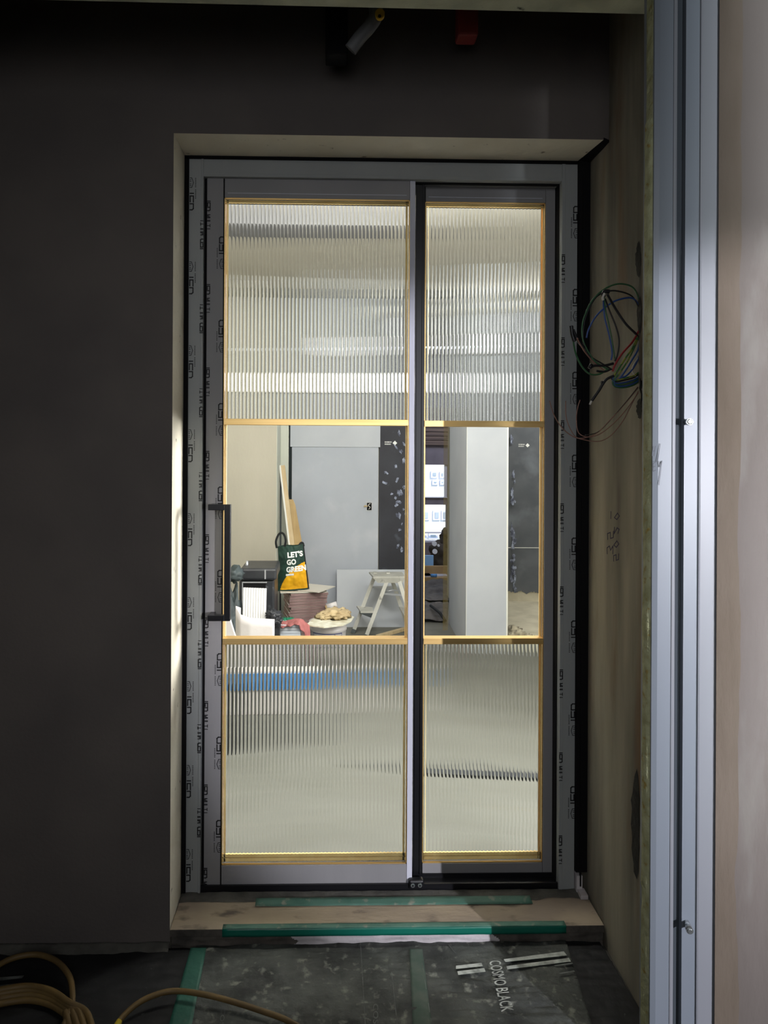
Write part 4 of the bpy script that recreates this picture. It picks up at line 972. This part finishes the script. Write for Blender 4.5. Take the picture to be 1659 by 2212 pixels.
# black crumpled bag right of corrugated sheet
y = 1.9
bm = bmesh.new()
for k, (px, py, s) in enumerate(((586, 1326, .026), (592, 1330, .035), (598, 1338, .03), (588, 1335, .03), (592, 1345, .035))):
    lump(bm, g(px, py, y), (s, s, s*.8), 3, .8, 3.5, k)
c = g(585, 1345, y); bx(bm, c.x-.01, c.x+.05, y-.01, y+.05, 0, c.z)
tag(finish(bm, 'black_plastic_bag', m_case), 'crumpled black plastic bag between cardboard sheet and tile stack', 'bag')
# grey sheet stack
y = 1.98; xs0, xs1 = g(590, 1360, y).x, g(649, 1360, y).x; zt = g(620, 1350, y).z; n = 18
for k in range(n):
    z0 = zt*k/n
    tag(box('grey_sheet', xs0+random.uniform(-.002, .002), xs1+random.uniform(-.002, .002), y+random.uniform(-.002, .002), y+.16, z0, z0+zt/n*.93, m_grey_stack),
        ('topmost thin grey sheet of the stack, directly under the red cloth' if k == n-1 else 'thin grey sheet in the flat stack under the red cloth'), 'sheet', 'grey sheets stacked under the red cloth')
# red cloth
bm = bmesh.new()
def cloth(u, v):
    px = 592+u*76; base = g(px, 1343+3*math.sin(u*7)+(0 if u < .78 else (u-.78)*40), 2.02)
    hang = v*(0.014 if u < 0.72 else 0.014+ (u-.72)/.28*0.26)
    p = base+Vector((0, 0.03*(1-v)-0.055*v - (0.012*math.sin(u*30)*v), -hang))
    if u > .76: p.x += .02*v
    p.z = max(p.z, 0.004); return p+Vector((0, 0, .004*noise.noise(Vector((u*14, v*5, 0)))))
sheet(bm, cloth, 60, 12, 0.005); tag(finish(bm, 'red_cloth', m_pinkcloth), 'dusty red cloth draped over the grey sheets beside the pail', 'cloth')
bm = bmesh.new()
for k, (px, py, s) in enumerate(((614, 1340, .028), (624, 1339, .026), (632, 1341, .018))): lump(bm, g(px, py, 2.12)+Vector((0, 0, 0)), (s, s, s*.5), 3, .7, 3, k)
tag(finish(bm, 'green_plastic_wrap', m_greenrag), 'crumpled green plastic wrap between red cloth and tile stack', 'plastic')
box('wrapped_carton', g(606, 1345, 2.12).x, g(640, 1345, 2.12).x, 2.10, 2.2, 0, g(620, 1344, 2.12).z, m_paper)
tag(bpy.data.objects['wrapped_carton'], 'low pale carton under the green plastic wrap', 'carton')
# tile stack
y = 2.60; cxs = g(658, 1300, y).x; zt = g(660, 1281, y).z; sc = (y-CAM.y)/FPX
tw = 82*sc; n = 20
for k in range(n):
    z0 = zt*k/n; off = (-.006, .004, .0, .008, -.003)[(k*7) % 5] + (0 if k > 6 else -.02)
    rot = Matrix.Rotation(math.radians(11+(k % 3)), 3, 'Z')
    bm = bmesh.new(); bx(bm, cxs-tw/2+off, cxs+tw/2+off, y, y+.24, z0, z0+zt/n*.9, 0, rot=rot)
    for f in bm.faces:
        if f.normal.z > .9: f.material_index = 1
    tag(finish(bm, 'wall_tile', [m_tile_edge, m_tile_face]), 'tile with brown edge in the stack under the green and yellow bag', 'tile', 'tiles stacked under the tote bag')
bm = bmesh.new(); zt += .002
prism(bm, [g(610, 1284, y-.02), g(664, 1284, y-.04), g(650, 1273, y+.22), g(610, 1273, y+.2)], (0, 0, .004)); 
for v in bm.verts: v.co.z = zt+(.004 if v.co.z > sum(q.co.z for q in bm.verts)/8 else 0)
bm.free()
bm = bmesh.new(); bx(bm, cxs-.17, cxs+.05, y-.01, y+.22, zt, zt+.006, rot=Matrix.Rotation(math.radians(6), 3, 'Z')); tag(finish(bm, 'wall_tile', m_tile_face), 'loose white tile on the left of the stack top', 'tile')
bm = bmesh.new(); bx(bm, cxs-.04, cxs+.16, y-.01, y+.22, zt+.0075, zt+.0125, rot=Matrix.Rotation(math.radians(-28), 3, 'Z')); tag(finish(bm, 'wall_tile', m_tile_face), 'loose white tile jutting out to the right of the stack top', 'tile')
zbag = zt+.014
# tote bag
y = 2.64
tb = thing('tote_bag', (g(632, 1277, y).x, y+.03, zbag), 'dark green and yellow tote bag printed LET\'S GO GREEN on the tile stack', 'bag')
TL, TR, BR, BL = g(600, 1181, y), g(656, 1175, y), g(668, 1272, y), g(594, 1277, y)
def bagf(u, v):   # v 0 top .. 1 bottom
    p = (TL*(1-u)+TR*u)*(1-v)+(BL*(1-u)+BR*u)*v
    p.x += -0.012*math.sin(math.pi*v)*(1-u)*-1
    bulge = 0.045*math.sin(math.pi*min(max(u, 0), 1))**.7*(0.25+0.75*math.sin(math.pi*min(v*.8+.1, 1)))
    p.y -= bulge + .006*noise.noise(Vector((u*5, v*6, 1)))+.004*noise.noise(Vector((u*11, v*12, 3)))
    if v == 0: p.z += .004*math.sin(u*7)
    return p
p_bot = min(TL.z, BL.z)
bm = bmesh.new(); sheet(bm, bagf, 80, 100, 0)
NB = len(bm.faces)
sheet(bm, lambda u, v: bagf(u, v)*1.0+Vector((0, 2*(y-bagf(u, v).y)+.01, 0)), 20, 24, 0)
bm.faces.ensure_lookup_table()
for i in range(NB):
    f = bm.faces[i]; j, ii = divmod(i, 80); u, v = (ii+.5)/80, (j+.5)/100
    # yellow field: quarter disc centred beyond the lower right corner
    d = math.hypot((u-1.2)*0.60, (v-1.0))
    if d < 0.63 and v < .975: f.material_index = 1
    if u > .965: f.material_index = 2
body = finish(bm, 'bag_body', [m_bag_green, m_bag_yellow, m_strap], tb)
def bag_text(txt, u0, v0, u1, hv, bold=.045):
    bm = text_mesh(txt, bold); xs = [q.co.x for q in bm.verts]; ys = [q.co.y for q in bm.verts]; a0, a1, b0, b1 = min(xs), max(xs), min(ys), max(ys)
    bmesh.ops.subdivide_edges(bm, edges=[e for e in bm.edges if e.calc_length() > .25], cuts=2)
    for q in bm.verts:
        u = u0+(q.co.x-a0)/(a1-a0)*(u1-u0); v = v0-(q.co.y-b0)/(b1-b0)*hv
        p = bagf(min(max(u, 0), 1), min(max(v, 0.001), 1)); q.co = p+Vector((0, -.0025, 0))
    return finish(bm, 'bag_lettering', m_bag_white, body)
bag_text("LET'S", .36, .255, .93, .125); bag_text('GO', .32, .415, .66, .125); bag_text('GREEN', .30, .575, .985, .125)
bm = bmesh.new()
def lab(u, v): return bagf(.29+u*.27, .605+v*.045)+Vector((0, -.003, 0))
sheet(bm, lab, 6, 2); finish(bm, 'bag_label', m_bag_white, body)
def strap(pts, wd=.014):
    bm = bmesh.new(); q = smooth_path(pts, 6)
    for a, b2 in zip(q, q[1:]): obox(bm, a, b2+(b2-a)*.15, wd, .003, Vector((0, 1, 0)))
    finish(bm, 'bag_handle', m_strap, tb)
strap([g(598, 1184, y-.02), g(596, 1170, y-.03), g(601, 1156, y-.03), g(608, 1151, y-.03), g(614, 1156, y-.03), g(617, 1168, y-.03), g(615, 1180, y-.02)])
strap([g(646, 1178, y+.01), g(650, 1173, y+.02), g(654, 1173, y+.02), g(656, 1180, y+.01)])
# planks leaning behind the bag
yb_ = 3.20
lp = thing('leaning_plank', (g(630, 1345, 3.0).x, 3.05, 0), 'narrow pale plank with a white edge leaning in the corner behind the bag', 'plank')
a = g(607.5, 1006, 3.26); b2 = g(639, 1270, 2.98); d = (b2-a)/(b2.z-a.z); b2 = a+d*(0.0-a.z)
bm = bmesh.new(); obox(bm, a+Vector((.012, 0, 0)), b2+Vector((.012, 0, 0.0)), .030, .02); finish(bm, 'plank_face', m_wood, lp)
bm = bmesh.new(); obox(bm, a+Vector((-.009, -.004, 0)), b2+Vector((-.009, -.004, 0)), .012, .028); finish(bm, 'plank_edge', m_white, lp)
bm = bmesh.new()
q = [g(624, 1079, 3.27), g(634, 1080, 3.27), g(641, 1105, 3.24)]
prism(bm, [g(623, 1079, 3.27), g(633, 1079, 3.27), g(638, 1092, 3.265), g(683, 1345, 3.05), g(640, 1350, 3.05)], (0, .014, 0))
for v in bm.verts:
    if v.co.z < .05: v.co.z = 0.0
tag(finish(bm, 'fibreboard_offcut', m_mdf), 'tan fibreboard offcut leaning behind the bag and the plank', 'board')
# grey pipe in the corner
bm = bmesh.new(); cyl(bm, (g(606, 1180, 3.2).x, 3.2, 0), (g(607, 1010, 3.26).x, 3.255, g(604, 1012, 3.26).z), .006, seg=8)
tag(finish(bm, 'thin_rod', m_alu_dk), 'thin dark rod standing in the corner left of the planks', 'rod')
# pail
yq = 2.25; cp = Vector((g(709, 1350, yq).x, yq, 0)); rz = g(709, 1349, yq-.1).z; R_ = 41*(yq-.11-CAM.y)/FPX
pl = thing('mortar_pail', cp, 'white plastic pail with blue label, heaped with beige mortar', 'pail')
bm = bmesh.new(); lathe(bm, cp, [(R_*.84, 0), (R_*.94, rz*.6), (R_*.97, rz*.80), (R_*1.0, rz*.81), (R_*1.0, rz*.86), (R_*.97, rz*.87), (R_*1.0, rz*.96), (R_*1.04, rz*.97), (R_*1.04, rz), (R_*.9, rz)], 48); finish(bm, 'pail_body', m_pail, pl)
def onpail(a_, z, e=.0012):
    r = R_*(.84+.10*z/(rz*.6)) if z < rz*.6 else R_*(.94+.03*(z-rz*.6)/(rz*.2)); r += e
    return Vector((cp.x+r*math.sin(a_), cp.y-r*math.cos(a_), z))
bm = bmesh.new(); zl1, zl0 = g(709, 1369, yq-.1).z, g(709, 1400, yq-.1).z
for (a0, a1, za, zb) in ((-.95, .85, zl1-.004, zl1), (-.95, .85, zl0, zl0+.004), (-.95, -.93, zl0, zl1), (.83, .85, zl0, zl1), (.35, .37, zl0, zl1)):
    sheet(bm, lambda u, v: onpail(a0+(a1-a0)*u, za+(zb-za)*v), 16, 1)
finish(bm, 'pail_label', m_blue_ink, pl)
bm = text_mesh('MORTAR', .02)
bm.free()
bm = bmesh.new()
for k in range(6):
    a0 = -.55+k*.13
    sheet(bm, lambda u, v: onpail(a0+.09*u, zl1-.030+.018*v), 2, 1)
    sheet(bm, lambda u, v: onpail(a0+.02+.04*u, zl1-.026+.009*v, .0010), 2, 1)
finish(bm, 'pail_lettering', m_blue_ink, pl)
bm = bmesh.new(); c = onpail(.42, rz*.72); lump(bm, c, (.008, .006, .012), 2, .3, 2, 1); finish(bm, 'mortar_drip', m_mud, pl)
bm = bmesh.new()
poly = [(660, 1352), (675, 1340), (700, 1330), (735, 1328), (765, 1334), (758, 1344), (742, 1352), (700, 1357)]
pts = [F(px, py, rz+.012) for px, py in poly]; prism(bm, pts, (0, 0, .006))
ptz = tag(finish(bm, 'mortar_board', m_tray), 'crusted white mortar board lying on the pail', 'board')
bm = bmesh.new(); c = Vector((g(722, 1335, yq).x, yq+.02, rz+.02))
lump(bm, c+Vector((.01, 0, .012)), (.085, .10, .034), 4, .5, 2.6, 3, flat=-.012); lump(bm, c+Vector((-.06, -.03, .008)), (.05, .06, .028), 3, .5, 3, 5, flat=-.010); lump(bm, c+Vector((.05, -.03, .02)), (.05, .05, .024), 3, .5, 3, 8, flat=-.02)
tag(finish(bm, 'mortar_heap', m_mud), 'beige mortar heap on the white board over the pail', 'mortar')
bm = bmesh.new(); a, b2 = P(707, 1312, 2.6), P(728, 1306, 2.6); cyl(bm, a, b2, .022, seg=18); zz = min(a.z, b2.z)-.022
ro = finish(bm, 'paint_roller', m_pail); tag(ro, 'white paint roller lying behind the mortar pail', 'roller')
bm = bmesh.new(); d = (a-b2).normalized(); cyl(bm, a, a+d*.012, .015, seg=14); finish(bm, 'roller_cap', m_mdf, ro)
box('carton', P(702, 1312, 2.6).x, P(730, 1312, 2.6).x, 2.56, 2.66, 0, zz-.004, m_tray); tag(bpy.data.objects['carton'], 'pale carton carrying the paint roller behind the pail', 'carton')
# leaning white board
yl = 3.22
wbx0, wbx1 = g(727.5, 1300, yl).x, g(905, 1300, yl).x; zt = g(800, 1233, yl).z
bm = bmesh.new(); prism(bm, [(wbx0, yl-.06, 0.0), (wbx1, yl-.06, 0.0), (wbx1, yl+.05, zt), (wbx0, yl+.05, zt)], (0, .012, 0))
tag(finish(bm, 'leaning_board', m_board2), 'low wide grey board leaning on the wall behind the step ladder', 'board')
bm = bmesh.new(); a, b2 = F(815, 1375, .012), F(880, 1357, .012); obox(bm, a, b2, .03, .02, Vector((0, 0, 1))); tag(finish(bm, 'floor_batten', m_wood), 'thin wooden batten on the floor under the step ladder', 'batten')

# ---- step ladder
ld = thing('step_ladder', F(815, 1372, 0), 'small dusty aluminium step ladder in front of the low grey board', 'ladder')
yf, ybk = 2.92, 3.10
def fg(px, py): return F(px, py, 0.0)
f1, f2, f3, f4 = F(788, 1379, 0), F(762, 1368, 0), F(884, 1362, 0), F(905, 1392, 0)
tz = g(835, 1245, 3.0).z
T1 = g(838, 1250, 2.88); T2 = g(808, 1248, 3.06); T3 = g(846, 1250, 3.06); T4 = g(862, 1252, 2.88)
f1 = F(789, 1380, 0)
for (a, b2) in ((T1, f1), (T2, f2), (T3, f3), (T4, f4)):
    bm = bmesh.new(); obox(bm, a, b2, .026, .014, Vector((0.2, 1, 0))); lg = finish(bm, 'leg', m_alu, ld)
    d = (b2-a).normalized(); bm = bmesh.new(); obox(bm, b2-d*.03, b2, .030, .018, Vector((.2, 1, 0))); finish(bm, 'foot_cap', m_alu_dk, lg)
bm = bmesh.new(); c = [g(797, 1242, 3.05), g(868, 1244, 3.05), g(876, 1249, 2.86), g(806, 1252, 2.86)]
z_ = tz+.012
prism(bm, [(p.x, p.y, z_) for p in c], (0, 0, .012)); tr_ = finish(bm, 'top_step', m_alu, ld)
bm = bmesh.new(); prism(bm, [(c[3].x, c[3].y, z_), (c[2].x, c[2].y, z_), (c[2].x-.02, c[2].y+.01, z_-.035), (c[3].x+.035, c[3].y+.01, z_-.035)], (0, .008, 0)); finish(bm, 'step_skirt', m_alu, tr_)
for px in (810, 838):
    q = g(px, 1243, 2.98); bm = bmesh.new(); bx(bm, q.x-.014, q.x+.014, 2.95, 3.01, z_+.012, z_+.022, bev=.003); finish(bm, 'hinge', m_alu, tr_)
# lower treads
def lerp(a, b, t): return a+(b-a)*t
t1, t2 = .53, .53
pA, pB = lerp(T2, f2, .57), lerp(T1, f1, .57)
bm = bmesh.new(); q = [pA+Vector((-.035, 0, .0)), pB+Vector((.012, 0, 0)), pB+Vector((-.02, -.03, 0)), pA+Vector((-.06, -.03, 0))]
zz = pA.z+.008
prism(bm, [(g(771, 1306, 3.0).x, 3.05, zz), (g(806, 1308, 2.95).x, 3.0, zz), (g(807, 1315, 2.86).x, 2.86, zz), (g(779, 1311, 2.86).x, 2.86, zz)], (0, 0, .01))
st = finish(bm, 'lower_step', m_alu, ld)
bm = bmesh.new(); prism(bm, [(g(776, 1310, 2.86).x, 2.855, zz), (g(806, 1314, 2.86).x, 2.855, zz), (g(803, 1320, 2.86).x, 2.86, zz-.035)], (0, .008, 0)); finish(bm, 'step_skirt', m_alu_dk, st)
pA, pB = lerp(T3, f3, .57), lerp(T4, f4, .57)
bm = bmesh.new(); prism(bm, [(pA.x-.02, pA.y, zz-.01), (pB.x+.02, pA.y, zz-.01), (pB.x+.03, pB.y-.02, zz-.01), (pA.x-.01, pB.y-.02, zz-.01)], (0, 0, .014)); finish(bm, 'lower_step', m_alu, ld)
bm = bmesh.new(); obox(bm, lerp(T2, f2, .17), lerp(T3, f3, .17), .014, .006); obox(bm, lerp(T1, f1, .25), lerp(T4, f4, .25), .012, .006)
tube(bm, [g(826, 1273, 2.95), g(838, 1277, 2.93), g(848, 1275, 2.93), g(862, 1276, 2.95)], .005, 6); finish(bm, 'cross_brace', m_silver, ld)

# ---- floor things glimpsed through the lower ribbed panes
bc = thing('blue_banded_carton', (PX(572, 1.45), 1.45, 0), 'white carton with a blue band, smeared by the lower left ribbed pane', 'carton')
box('carton_body', PX(512, 1.42), PX(690, 1.42), 1.42, 1.50, 0, .214, m_paper, bc, bev=.003)
box('blue_band', PX(511, 1.417), PX(691, 1.417), 1.415, 1.505, .122, .204, m_blue_tarp, bc, bev=.002)
bm = bmesh.new(); a, b2 = F(915, 1668, .006), F(1240, 1680, .006); obox(bm, a, b2, .045, .012, Vector((0, 0, 1)))
tag(finish(bm, 'dark_floor_bar', m_case), 'dark bar lying on the room floor behind the right lower pane', 'bar')
box('dark_crate', XP-.27, XP-.02, .95, 1.20, 0, .30, m_case, bev=.008); tag(bpy.data.objects['dark_crate'], 'dark crate behind the lower left ribbed pane', 'crate')
